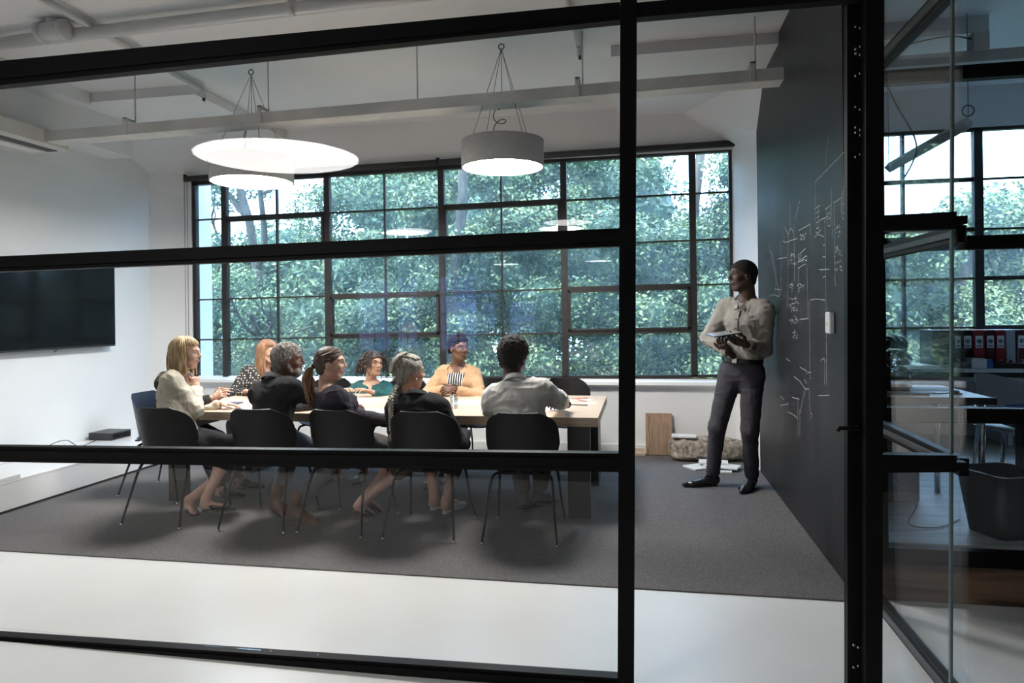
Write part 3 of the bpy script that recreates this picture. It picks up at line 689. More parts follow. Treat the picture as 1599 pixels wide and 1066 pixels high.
for x, y, r, lb in BR: place(CH0, x, y, r, lb)
navy = place(CH0, -4.02, 5.34, -PI / 2, 'dark navy shell chair at the left end of the table')
for c in list(navy.children):
    if c.name.split('.')[0] in ('seat_shell', 'backrest'):
        c.data = c.data.copy(); c.data.materials[0] = M_navy

# ------------------------------------------------------------------ things on the table
def sheet(label, u, v, rz, w=.21, h=.297, z=TZ, th=.0015, m=None, name='paper_sheet', cat='paper'):
    p = onz(u, v, z); return MB().box((-w / 2, -h / 2, 0), (w / 2, h / 2, th), .0003, R=rotz(rz), o=(p[0], p[1], z)).build(name, m or M_paper, None, origin=(p[0], p[1], z), label=label, cat=cat, group='papers on the meeting table' if cat == 'paper' else None)
sheet('paper sheet lying left of the braided woman, nearest the table edge', 596, 641, .3, .30, .21)
sheet('paper sheet on the table before the curly-haired woman', 566, 624, -.2, .42, .22)
sheet('paper sheet under the dark folder at the left end', 372, 634, .1, .3, .21)
sheet('paper sheet in front of the woman in the head wrap', 745, 628, .25, .42, .26)
sheet('paper sheet beside the elbow of the man in the white shirt', 868, 636, -.4, .21, .297)
sheet('crumpled note with pens lying near the right table corner', 905, 624, .6, .2, .14)
sheet('small white paper slip behind the pens at the right corner', 918, 629, -.2, .14, .08)
sheet('dark plum folder lying before the cream blazer woman', 346, 631, .25, .30, .22, z=TZ + .002, th=.006, m=mat('plum_folder', (.07, .035, .06), .5, scale=6), name='folder', cat='folder')
M_pen = mat('orange_pencil', (.55, .15, .06), .5, scale=5)
for (u, v, a, m_, lab) in ((905, 622, .5, M_pen, 'orange pencil lying crossed on the note'), (908, 625, 2.2, M_pen, 'second orange pencil crossing under the first'), (903, 632, -.1, M_dark, 'black pen lying just in front of the pencils')):
    p = onz(u, v, TZ + .007); d = np.array([math.cos(a), math.sin(a), 0]) * .08
    MB().tube([p - d, p + d * .9, p + d], [.0045, .0045, .001], 7).build('pencil' if m_ is M_pen else 'pen', m_, None, origin=p, label=lab, cat='pencil' if m_ is M_pen else 'pen')
# glass of water
p = onz(709, 637, TZ)
t = thing('water_glass', (p[0], p[1], TZ), 'clear tumbler of water standing on the table', 'glass')
G_cup = glass_mat('tumbler_glass', (.86, .88, .88), .08)
MB().lathe([(0.0001, TZ + .001), (.031, TZ + .001), (.034, TZ + .105), (.0315, TZ + .105), (.029, TZ + .012), (0.0001, TZ + .012)], 20, (p[0], p[1], 0)).build('tumbler', G_cup, t)
MB().lathe([(0.0001, TZ + .013), (.0285, TZ + .013), (.0305, TZ + .07), (0.0001, TZ + .07)], 20, (p[0], p[1], 0)).build('water', glass_mat('water', (.9, .93, .93), .05), t)
p = ony(670, 604, 5.12)
t = thing('coffee_cup', (p[0], 5.16, TZ), 'black coffee cup standing beside the braided woman', 'cup')
MB().lathe([(0.0001, TZ + .001), (.032, TZ + .001), (.044, TZ + .10), (.041, TZ + .10), (.030, TZ + .01), (0.0001, TZ + .01)], 20, (p[0] + .01, 5.16, 0)).build('cup_body', M_dark, t)
MB().tube(spline([(p[0] + .05, 5.16, TZ + .085), (p[0] + .075, 5.16, TZ + .07), (p[0] + .07, 5.16, TZ + .04), (p[0] + .048, 5.16, TZ + .025)], 10), .005, 6).build('handle', M_dark, t)
t = thing('drinking_glass', (-1.73, 5.30, TZ), 'short empty glass at the right hand of the ponytailed woman', 'glass')
pp = onz(546, 634, TZ)
t.location = (pp[0], pp[1], TZ); t['_o'] = [pp[0], pp[1], TZ]
MB().lathe([(0.0001, TZ + .001), (.028, TZ + .001), (.031, TZ + .08), (.0285, TZ + .08), (.026, TZ + .01), (0.0001, TZ + .01)], 20, (pp[0], pp[1], 0)).build('tumbler', G_cup, t)

# ------------------------------------------------------------------ stone and tiles on the carpet
def noise3(P, sc, seed=0):
    P = P * sc + seed * 17.3
    i = np.floor(P).astype(int); f = P - i; f = f * f * (3 - 2 * f)
    def h(a, b, c):
        x = np.sin(a * 127.1 + b * 311.7 + c * 74.7) * 43758.5453; return x - np.floor(x)
    r = 0
    for dx in (0, 1):
        for dy in (0, 1):
            for dz in (0, 1):
                w = (f[:, 0] if dx else 1 - f[:, 0]) * (f[:, 1] if dy else 1 - f[:, 1]) * (f[:, 2] if dz else 1 - f[:, 2])
                r = r + w * h(i[:, 0] + dx, i[:, 1] + dy, i[:, 2] + dz)
    return r * 2 - 1
th = np.linspace(0, 2 * PI, 80, endpoint=False); ph = np.linspace(0, PI, 44)
c = np.array([.625, 7.17, .125])
TH, PH = np.meshgrid(th, ph)
d = np.stack([np.sin(PH) * np.cos(TH), np.sin(PH) * np.sin(TH), np.cos(PH)], -1).reshape(-1, 3)
sgn = lambda v, e: np.sign(v) * np.abs(v) ** e
Q = np.stack([.36 * sgn(d[:, 0], .6), .13 * sgn(d[:, 1], .6), .115 * sgn(d[:, 2], .45)], 1)
Q += d * (.020 * noise3(Q, 9)[:, None] + .012 * noise3(Q, 30, 3)[:, None] + .006 * noise3(Q, 70, 5)[:, None]) * np.where(d[:, 2:3] > .75, .25, 1)
Q = Q + c; Q[:, 2] = np.maximum(Q[:, 2], .009)
MB().grid(Q.reshape(44, 80, 3), close=True).build('stone_slab', M_stone, None, origin=(c[0], c[1], .01), label='rough broken stone block lying on the carpet by the window wall', cat='stone')
tile('white tile sample lying on the left end of the stone', (.415, 7.14), .24, .15, -.05, .243)
tile('white tile sample flat on the carpet, lowest and leftmost of the pile', (.58, 6.83), .34, .20, .55, .009)
tile('white tile sample in the middle of the pile on the carpet', (.74, 6.78), .32, .17, -.35, .028)
tile('white tile sample topmost on the carpet pile', (.67, 6.86), .27, .14, -.1, .047)
tile('narrow white tile sample in front of the carpet pile', (.70, 6.62), .22, .06, -.04, .009)
# ------------------------------------------------------------------ neighbouring office
FO = .275
M_desk = mat('white_desk', (.72, .73, .74), .4, col2=(.69, .70, .71), scale=3)
t = thing('work_desk', (2.0, 4.7, FO), 'white office desk behind the glass in the right-hand room', 'desk')
bbox('desktop', (1.28, 4.36, .955), (1.98, 5.10, .985), M_desk, t)
bbox('desktop_edge', (1.28, 4.345, .95), (1.98, 4.36, .99), M_dark, t)
for x, y in ((1.93, 4.42), (1.93, 5.04), (1.32, 4.42), (1.32, 5.04)): MB().tube([(x, y, FO), (x, y, .955)], .018, 10).build('leg', M_steel, t)
t = thing('counter_shelf', (3.2, 6.9, .9), 'long white counter under the window of the right-hand office', 'counter')
bbox('counter_top', (1.22, 6.75, .93), (5.1, 7.42, .965), M_desk, t)
bbox('dark_recess', (1.22, 6.80, .885), (5.1, 7.42, .93), M_dark, t)
for x in (1.4, 3.2, 4.9): bbox('support_panel', (x, 6.85, FO), (x + .04, 7.4, .885), M_desk, t)
# binders
cols = {'charcoal': (.06, .08, .09), 'black': (.012, .014, .02), 'red': (.35, .02, .02), 'maroon': (.08, .012, .015), 'pale grey': (.45, .5, .58)}
bx = [(1456, 'charcoal'), (1490, 'black'), (1503, 'black'), (1520, 'red'), (1539, 'maroon'), (1555, 'red'), (1571, 'pale grey'), (1587, 'maroon')]
order = ['broad charcoal ring binder, leftmost on the counter', 'black ring binder directly right of the charcoal one', 'black ring binder left of the first red one', 'red ring binder between a black and a maroon one', 'maroon ring binder between the two red ones', 'red ring binder left of the pale grey one', 'pale grey ring binder with a round finger hole', 'maroon ring binder at the right edge of the picture']
for i, ((u, cn), lb) in enumerate(zip(bx, order)):
    un = bx[i + 1][0] if i + 1 < len(bx) else 1606
    a = ony(u, 530, 6.9)[0]; b = ony(un, 530, 6.9)[0] - .006
    mm = mat('binder_' + cn.replace(' ', '_'), cols[cn], .5, scale=8)
    t = thing('ring_binder', ((a + b) / 2, 7.0, .965), lb, 'binder', 'ring binders on the counter')
    bbox('cover', (a, 6.9, .965), (b, 7.2, 1.30), mm, t, bev=.004)
    c = (a + b) / 2
    if cn != 'charcoal':
        MB().tube([(c, 6.899, 1.02), (c, 6.8975, 1.02)], .017, 16).tube([(c, 6.8978, 1.02), (c, 6.8972, 1.02)], .011, 12, mi=1).build('finger_ring', [M_steel, M_dark], t)
        if cn != 'pale grey':
            w_ = min(.03, (b - a) * .36)
            l = bbox('spine_label', (c - w_, 6.8975, 1.14), (c + w_, 6.8995, 1.25), M_paper, t, bev=.0005)
            MB().tube([(c, 6.8974, 1.20), (c, 6.8968, 1.20)], w_ * .7, 16).box((c - w_ * .7, 6.8968, 1.15), (c + w_ * .7, 6.8974, 1.165), .0001).build('label_print', mat('label_blue', (.2, .26, .4), .6, scale=5), l)
def flatbox(name, label, cat, u0, u1, y, z, h, dpt, m, **k):
    a = ony(u0, 560, y)[0]; b = ony(u1, 560, y)[0]
    return bbox(name, (a, y, z), (b, y + dpt, z + h), m, None, bev=.004, label=label, cat=cat, **k)
flatbox('document_tray', 'thin dark letter tray lying on the counter, left of the box file', 'tray', 1470, 1532, 6.78, .966, .05, .10, mat('tray_grey', (.1, .12, .15), .5, scale=6))
flatbox('paper_stack', 'low paper stack on the counter behind the glass edge', 'paper', 1412, 1466, 6.8, .966, .02, .25, M_paper)
t = thing('box_file', (2.9, 6.6, .965), 'white and blue box file lying on the counter', 'box file')
a = ony(1517, 560, 6.77)[0]; b = ony(1541, 560, 6.77)[0]; c = ony(1550, 560, 6.77)[0]; e = ony(1600, 560, 6.77)[0]
bbox('white_case', (a, 6.765, .966), (b, 6.89, 1.05), M_desk, t); bbox('blue_spine', (b, 6.76, .966), (c, 6.89, 1.04), mat('blue_card', (.03, .12, .5), .5, scale=4), t)
bbox('black_lid', (c, 6.765, .966), (e, 6.89, 1.01), M_dark, t)
# helmets
M_helm = mat('helmet_black', (.02, .022, .026), .25, scale=10, col2=(.015, .016, .02))
def helmet(label, c, r, rz=0):
    t = thing('bicycle_helmet', c, label, 'helmet', 'stacked helmets on the desk')
    th = np.linspace(0, 2 * PI, 25)[:-1]; ph = np.linspace(0.001, PI * .52, 9)
    P = np.stack([r * 1.0 * np.sin(ph)[:, None] * np.cos(th), r * 1.3 * np.sin(ph)[:, None] * np.sin(th), r * .9 * np.broadcast_to(np.cos(ph)[:, None], (9, 24))], -1) @ rotz(rz).T + np.array(c)
    MB().grid(P[::-1], close=True).build('helmet_shell', M_helm, t)
    for k in (-1, 0, 1):
        q = np.linspace(-1.2, 1.2, 12); pp = np.stack([0 * q + k * r * .45, r * 1.33 * np.sin(q), r * .92 * np.cos(q) * math.cos(k * .5) + .004], 1) @ rotz(rz).T + np.array(c)
        MB().tube(pp, .009, 6).build('helmet_rib', M_helm, t)
    MB().tube([(c[0] - r * .8, c[1], c[2]), (c[0] - r * .3, c[1] - r, c[2] - r * .5), (c[0] + r * .8, c[1], c[2])], .004, 5).build('chin_strap', M_dark, t)
for i, (v, lb) in enumerate(((535, 'shiny black helmet on top of the stack'), (560, 'black helmet, second from the top of the stack'), (582, 'black helmet, third from the top of the stack'), (604, 'black helmet at the bottom of the stack on the desk'))):
    p = ony(1398 - i * 1, v + 7, 4.75); helmet(lb, (p[0], 4.75, p[2]), .075 + .005 * (i % 2), .4 * i)
sheet2 = lambda lab, x, y, rz, w, h, z: MB().box((-w / 2, -h / 2, 0), (w / 2, h / 2, .002), .0003, R=rotz(rz), o=(x, y, z)).build('paper_sheet', M_paper, None, origin=(x, y, z), label=lab, cat='paper', group='papers on the office desk')
sheet2('white paper sheet lying flat near the front of the office desk', 1.62, 4.62, .2, .30, .21, .986)
sheet2('white paper sheet at the back of the office desk', 1.78, 4.85, -.3, .30, .21, .986)
t = thing('scissors', (1.78, 4.50, .99), 'black-handled scissors lying on the office desk', 'scissors')
th = np.linspace(0, 2 * PI, 16)
for k in (-1, 1):
    MB().tube(np.stack([1.83 + .022 * np.cos(th), 4.50 + k * .02 + .015 * np.sin(th), 0 * th + 1.0 + .004 * k], 1), .007, 6, caps=False).build('handle', M_dark, t)
MB().tube([(1.81, 4.50, 1.0), (1.70, 4.49, .995)], [.007, .002], 6).tube([(1.81, 4.50, 1.0), (1.70, 4.505, .995)], [.007, .002], 6).build('blades', M_steel, t)
tag(MB().tube(spline([(1.36, 4.50, .994), (1.45, 4.46, .994), (1.55, 4.44, .994), (1.66, 4.43, .994)]), .008, 6).build('rope', mat('rope_tan', (.4, .3, .2), .8, scale=60)), 'tan cord lying along the front of the office desk', 'cord')
# office chair beyond the desk
t = thing('office_chair', (2.45, 5.2, FO), 'pale grey plastic chair behind the office desk', 'chair')
M_pc = mat('chair_grey_plastic', (.42, .46, .52), .35, scale=5)
g = np.zeros((10, 12, 3))
for i in range(10):
    for j in range(12):
        v_ = i / 9; u_ = j / 11 * 2 - 1
        g[i, j] = (2.40 + u_ * .23, 5.0 - .05 * u_ ** 2 + .10 * v_, .81 + .22 * v_ * (1 - .15 * abs(u_) ** 3) - .07 * u_ * v_)
MB().shell(g, .012).build('backrest', M_pc, t)
g = np.zeros((8, 10, 3))
for i in range(8):
    for j in range(10): g[i, j] = (2.13 + .46 * j / 9, 4.62 + .42 * i / 7, .74 + .02 * ((j - 4.5) / 4.5) ** 2)
MB().shell(g, .012).build('seat', M_pc, t)
MB().tube([(2.15, 5.0, .74), (2.14, 5.03, .80), (2.16, 5.03, .90)], .012, 8).tube([(2.57, 5.0, .74), (2.58, 5.03, .80), (2.56, 5.03, .90)], .012, 8).build('back_support', M_steel, t)
for x, y in ((2.16, 4.66), (2.56, 4.66), (2.16, 5.0), (2.56, 5.0)): MB().tube([(x, y, .735), (x + (x - 2.36) * .2, y, FO)], .011, 8).build('leg', M_steel, t)
# blue cables
M_blue = mat('blue_cable', (.02, .12, .42), .4, scale=6)
def coil(label, c, R, n, seed):
    m = MB(); r = random.Random(seed)
    for k in range(n):
        th = np.linspace(0, 2 * PI, 26); a, b = R * r.uniform(.8, 1.1), R * r.uniform(.35, .55); tl = r.uniform(-.3, .3)
        m.tube(np.stack([c[0] + a * np.cos(th), c[1] + b * np.sin(th), c[2] + .012 * k / 2 + .03 * np.cos(th + tl * 5) * tl + b * .35 * np.sin(th)], 1), .006, 5, caps=False)
    tag(m.build('cable_coil', M_blue, None, origin=c), label, 'cable', 'blue cable coils in the office')
coil('loose coil of blue cable on the chair seat', (2.36, 4.82, .80), .13, 12, 4)
# metal leg frame near the partition, waste bin, floor cable, computer tower
MB().tube([(1.78, 4.9, FO), (1.78, 4.9, .955)], .016, 10)
t = thing('side_desk', (2.4, 4.45, FO), 'dark-legged desk standing over the waste bin at the right edge', 'desk')
bbox('desktop', (2.02, 4.20, .835), (4.0, 4.9, .87), M_dark, t)
for x in (2.12, 3.9): bbox('leg', (x, 4.4, FO), (x + .06, 4.46, .835), M_dark, t)
coil('tangle of blue cable on the dark desk at the right edge', (2.28, 4.40, .885), .12, 12, 9)
t = thing('waste_bin', (2.0, 4.1, FO), 'dark square waste bin with light rim on the raised floor', 'bin')
def rrect(cx, cy, a, b, z, rad, n=6):
    o = []
    for q, (sx, sy) in enumerate(((1, 1), (-1, 1), (-1, -1), (1, -1))):
        for k in range(n + 1):
            th = q * PI / 2 + k / n * PI / 2; o.append((cx + sx * (a - rad) + rad * math.cos(th), cy + sy * (b - rad) + rad * math.sin(th), z))
    return o
bc = (1.925, 4.18); Rb = rotz(.35)
def bring(a, z): 
    L = np.array(rrect(0, 0, a, a, z, .05)) @ Rb.T; L[:, 0] += bc[0]; L[:, 1] += bc[1]; return L
G = np.stack([bring(.125, FO + .002), bring(.165, FO + .34), bring(.160, FO + .34), bring(.120, FO + .012)])
mb = MB().grid(G[::-1], close=True); c0 = bring(.12, FO + .012); mb.prism(c0[::-1], (0, 0, -.008))
mb.build('bin_body', mat('bin_black', (.022, .022, .024), .5, scale=20), t)
L = bring(.166, FO + .342); L = np.vstack([L, L[:1]]); MB().tube(L, .0035, 6, caps=False).build('rim', M_steel, t)
tag(MB().tube(spline([(1.40, 4.25, .95), (1.45, 4.3, .7), (1.38, 4.3, .55), (1.52, 4.25, .42), (1.46, 4.2, .30), (1.62, 4.22, .282), (1.80, 4.4, .282)], 40), .004, 5).build('loose_cable', M_wire), 'thin grey cord dangling behind the desk to the floor', 'cord')
t = thing('computer_tower', (1.62, 4.9, FO), 'grey desktop computer tower under the office desk', 'computer')
bbox('case', (1.50, 4.75, FO), (1.72, 5.1, FO + .42), mat('tower_grey', (.08, .085, .095), .5, scale=9), t, bev=.01)
MB().tube([(1.61, 4.749, FO + .30), (1.61, 4.742, FO + .30)], .02, 16).build('power_button', M_steel, t)
# suspended linear light in the office (off) with its wire
t = thing('office_lamp_bar', (1.9, 5.2, 2.9), 'grey linear lamp bar hung on a wire in the office', 'lamp')
a = ony(1388, 262, 6.4); b = ony(1512, 192, 5.6)
MB().tube([a, b], .045, 4, smooth=False).build('lamp_housing', M_grey, t)
MB().tube([b + (0, 0, .04), (b[0], b[1], ZC)], .003, 5).build('suspension_wire', M_wire, t)
MB().tube(np.stack([b[0] + .04 * np.cos(th), b[1] + 0 * th, b[2] + .09 + .04 * np.sin(th)], 1), .005, 6, caps=False).build('wire_loop', M_wire, t)
MB().tube([a, (a[0], a[1], ZC)], .003, 5).build('suspension_wire', M_wire, t)
t = thing('office_tray', (2.5, 5.3, 3.1), 'pale steel tray hung across the right-hand office ceiling', 'cable tray')
bbox('tray', (1.25, 5.25, 3.19), (5.1, 5.42, 3.27), M_grey, t)
MB().box((2.25, 5.2, 3.26), (2.35, 5.3, 3.38)).build('junction_box', M_grey, t)
MB().tube(spline([(2.3, 5.25, 3.33), (2.1, 5.2, 3.36), (1.8, 5.15, 3.30), (1.62, 5.1, 3.2), (1.72, 5.1, 2.9), (1.85, 5.1, 2.6), (1.75, 5.1, 2.35)], 40), .006, 6).build('loose_cable', M_dark, t)
for x in (1.5, 3.0, 4.4): MB().tube([(x, 5.33, 3.27), (x, 5.33, ZC)], .005, 6).build('threaded_rod', M_grey, t)
bbox('trim_10', (1.2, 5.65, ZC - .13), (2.55, 5.95, ZC), M_ceil, **ST)

# ------------------------------------------------------------------ trees outside
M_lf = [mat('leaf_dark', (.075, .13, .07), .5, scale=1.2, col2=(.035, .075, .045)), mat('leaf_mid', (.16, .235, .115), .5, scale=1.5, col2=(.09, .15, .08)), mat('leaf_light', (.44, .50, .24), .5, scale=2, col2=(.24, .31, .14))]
M_bark = mat('bark', (.13, .11, .09), .9, scale=12, col2=(.06, .05, .04), bump=.6, stretch=(1, 1, .3))
def foliage(rs, lumps, per, size, light=.3, z_floor=-3):
    m = MB(); cores = MB(); C = []; Nn = []
    for (c, r, k) in lumps:
        if k >= 1: cores.sphere(c, (r * .68, r * .6, r * .55), 9, 6)  # dark solid balls added inside the clumps to block sky pinholes
        n = int(per * r * r * k); d = rs.normal(size=(n, 3)); d[:, 1] -= .35; d[:, 2] += .15; d /= np.linalg.norm(d, axis=1)[:, None]
        rad = r * rs.uniform(.62, 1.05, n)[:, None]
        C.append(np.array(c) + d * rad * np.array([1.1, 1, .85])); Nn.append(d)
    C = np.vstack(C); Nn = np.vstack(Nn)
    keep = C[:, 2] > z_floor; C = C[keep]; Nn = Nn[keep]; n = len(C)
    nn = Nn * .6 + rs.normal(size=(n, 3)) * .55; nn[:, 2] += .35; nn /= np.linalg.norm(nn, axis=1)[:, None]
    t_ = np.cross(nn, rs.normal(size=(n, 3))); t_ /= np.linalg.norm(t_, axis=1)[:, None]; b_ = np.cross(nn, t_)
    L = size * rs.uniform(.6, 1.25, n)[:, None]; Wd = L * .27
    tip = C + t_ * L * .5 - nn * L * .08; tail = C - t_ * L * .5 - nn * L * .08
    V = np.stack([tail, C + b_ * Wd, tip, C - b_ * Wd], 1).reshape(-1, 3)
    F = np.arange(n * 4).reshape(-1, 4)
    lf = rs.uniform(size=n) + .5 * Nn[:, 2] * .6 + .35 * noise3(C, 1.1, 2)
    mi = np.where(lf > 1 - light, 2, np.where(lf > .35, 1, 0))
    m.V.append(V); m.n = len(V)
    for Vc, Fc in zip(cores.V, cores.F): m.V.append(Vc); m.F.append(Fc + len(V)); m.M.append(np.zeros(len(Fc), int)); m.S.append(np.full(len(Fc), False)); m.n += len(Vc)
    for k in range(3):
        f = F[mi == k]
        if len(f): m.F.append(f); m.M.append(np.full(len(f), k)); m.S.append(np.full(len(f), False))
    return m
def branch(m, a, d, L, r, depth, rs):
    n = 7; pts = [np.array(a, float)]; dd = nrm(d)
    for i in range(n):
        dd = nrm(dd + rs.normal(size=3) * .16 + np.array([0, 0, .03])); pts.append(pts[-1] + dd * L / n)
    pts = np.array(pts); m.tube(pts, np.linspace(r, r * .5, n + 1), 6)
    if depth:
        for k in range(3):
            i = rs.randint(3, n + 1); branch(m, pts[i], dd + rs.normal(size=3) * .7, L * .62, r * .5, depth - 1, rs)
def tree(label, x, y, H, lumps, per, size, light, seed, name='garden_tree', trunk=.16, spread=1.0, nb=6):
    rs = np.random.RandomState(seed); t = thing(name, (x, y, -3), label, 'tree', 'trees outside the windows')
    m = MB(); pts = [np.array([x, y, -3.0])]; d = np.array([0, 0, 1.0])
    for i in range(8): d = nrm(d + rs.normal(size=3) * .08); pts.append(pts[-1] + d * (H + 3) / 9)
    MB().tube(pts, np.linspace(trunk, trunk * .4, 9), 10).build('trunk', M_bark, t)
    for k in range(nb):
        i = 3 + k % 5; m = MB(); a = rs.uniform(0, 2 * PI); branch(m, pts[i], (math.cos(a), math.sin(a) - .3, .6), 1.9 * spread, trunk * .45, 2, rs); m.build('branch', M_bark, t)
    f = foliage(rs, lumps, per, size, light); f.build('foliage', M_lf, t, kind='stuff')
def lumps_box(seed, n, lo, hi, r0, r1, k=1.0):
    rs = np.random.RandomState(seed); return [((rs.uniform(lo[0], hi[0]), rs.uniform(lo[1], hi[1]), rs.uniform(lo[2], hi[2])), rs.uniform(r0, r1), k) for _ in range(n)]
PER = 4600
tree('airy tree with visible bare limbs outside the left third of the window', -6.3, 11.2, 5.0,
     lumps_box(1, 34, (-8.6, 10.4, -.6), (-4.2, 12.2, 2.1), .4, .75) + lumps_box(11, 26, (-8.6, 10.4, 2.0), (-4.4, 12.0, 4.5), .22, .5, .8), PER, .072, .16, 21, trunk=.15, nb=5, spread=1.1)
tree('dense tree with bright leaf clusters outside the middle of the window', -2.9, 11.0, 5.0, lumps_box(2, 64, (-4.3, 10.2, -.9), (-1.4, 11.4, 4.3), .35, .62), PER, .072, .33, 22, nb=0)
tree('full tree with pale green clusters outside the window, right of the dark post', -.2, 10.8, 5.0, lumps_box(3, 70, (-1.7, 10.0, -1), (1.9, 11.2, 4.1), .35, .6), PER, .068, .40, 23, nb=0)
tree('pale green tree outside the office window, its top against the sky', 4.0, 11.6, 3.6, lumps_box(4, 105, (1.9, 10.8, -1), (8.6, 12.2, 2.95), .35, .6), PER, .072, .5, 24, nb=0)
tree('dark tree standing far behind the airy left tree', -8.5, 15.5, 5.0, lumps_box(5, 34, (-13, 15, -1), (-6.0, 16, 3.3), .8, 1.3), 700, .16, .1, 25, nb=1)
tree('dark tree standing far behind the middle of the garden', -3.0, 15.5, 6.5, lumps_box(6, 44, (-6.5, 15, -1), (.5, 16, 5.4), .8, 1.3), 700, .16, .12, 26, nb=0)
tree('dark tree standing far behind the right part of the garden', 3.0, 15.2, 5.5, lumps_box(7, 50, (-.5, 15, -1), (12, 16, 3.0), .8, 1.3), 700, .16, .2, 27, nb=0)
bbox('garden_ground', (-30, 8.2, -3.1), (30, 40, -3.0), mat('lawn', (.07, .12, .05), .95, scale=2, col2=(.05, .08, .04)), **ST)
bbox('wall_facade', (-12, 8.1, -3), (12, 8.12, -.2), M_white, **ST)
# ------------------------------------------------------------------ people: implicit surfaces turned into meshes
def surface_nets(f, org, cell):
    sh = f.shape; s = f < 0
    cs = tuple(x - 1 for x in sh); ncell = cs[0] * cs[1] * cs[2]
    acc = np.zeros((ncell, 3)); cnt = np.zeros(ncell); quads = []
    edges = []
    for a in range(3):
        sl0 = [slice(None)] * 3; sl1 = [slice(None)] * 3; sl0[a] = slice(0, -1); sl1[a] = slice(1, None)
        s0 = s[tuple(sl0)]; s1 = s[tuple(sl1)]; cr = s0 != s1
        idx = np.argwhere(cr); b, c = (a + 1) % 3, (a + 2) % 3
        ok = (idx[:, b] > 0) & (idx[:, c] > 0) & (idx[:, b] < sh[b] - 1) & (idx[:, c] < sh[c] - 1); idx = idx[ok]
        i1 = idx.copy(); i1[:, a] += 1
        f0 = f[idx[:, 0], idx[:, 1], idx[:, 2]]; f1 = f[i1[:, 0], i1[:, 1], i1[:, 2]]
        t = f0 / (f0 - f1); p = idx.astype(float); p[:, a] += t
        q = []
        for (ob, oc) in ((-1, -1), (0, -1), (0, 0), (-1, 0)):
            ci = idx.copy(); ci[:, b] += ob; ci[:, c] += oc
            flat = (ci[:, 0] * cs[1] + ci[:, 1]) * cs[2] + ci[:, 2]; q.append(flat)
            for k in range(3): acc[:, k] += np.bincount(flat, p[:, k], ncell)
            cnt += np.bincount(flat, minlength=ncell)
        q = np.stack(q, 1); flip = ~(f0 < 0); q[flip] = q[flip][:, ::-1]; quads.append(q)
    used = np.nonzero(cnt)[0]; mp = np.full(ncell, -1); mp[used] = np.arange(len(used))
    V = acc[used] / cnt[used][:, None] * cell + org
    return V, mp[np.vstack(quads)]
def vnormals(V, Q):
    n = np.cross(V[Q[:, 2]] - V[Q[:, 0]], V[Q[:, 3]] - V[Q[:, 1]]); N = np.zeros_like(V)
    for k in range(4):
        for a in range(3): N[:, a] += np.bincount(Q[:, k], n[:, a], len(V))
    return N / (np.linalg.norm(N, axis=1)[:, None] + 1e-12)
def relax(V, Q, it=2, w=.5):
    for _ in range(it):
        A = np.zeros_like(V); c = np.zeros(len(V))
        for k in range(4):
            i, j = Q[:, k], Q[:, (k + 1) % 4]
            for a in range(3): A[:, a] += np.bincount(i, V[j, a], len(V)) + np.bincount(j, V[i, a], len(V))
            c += np.bincount(i, minlength=len(V)) + np.bincount(j, minlength=len(V))
        V = V * (1 - w) + w * A / c[:, None]
    return V
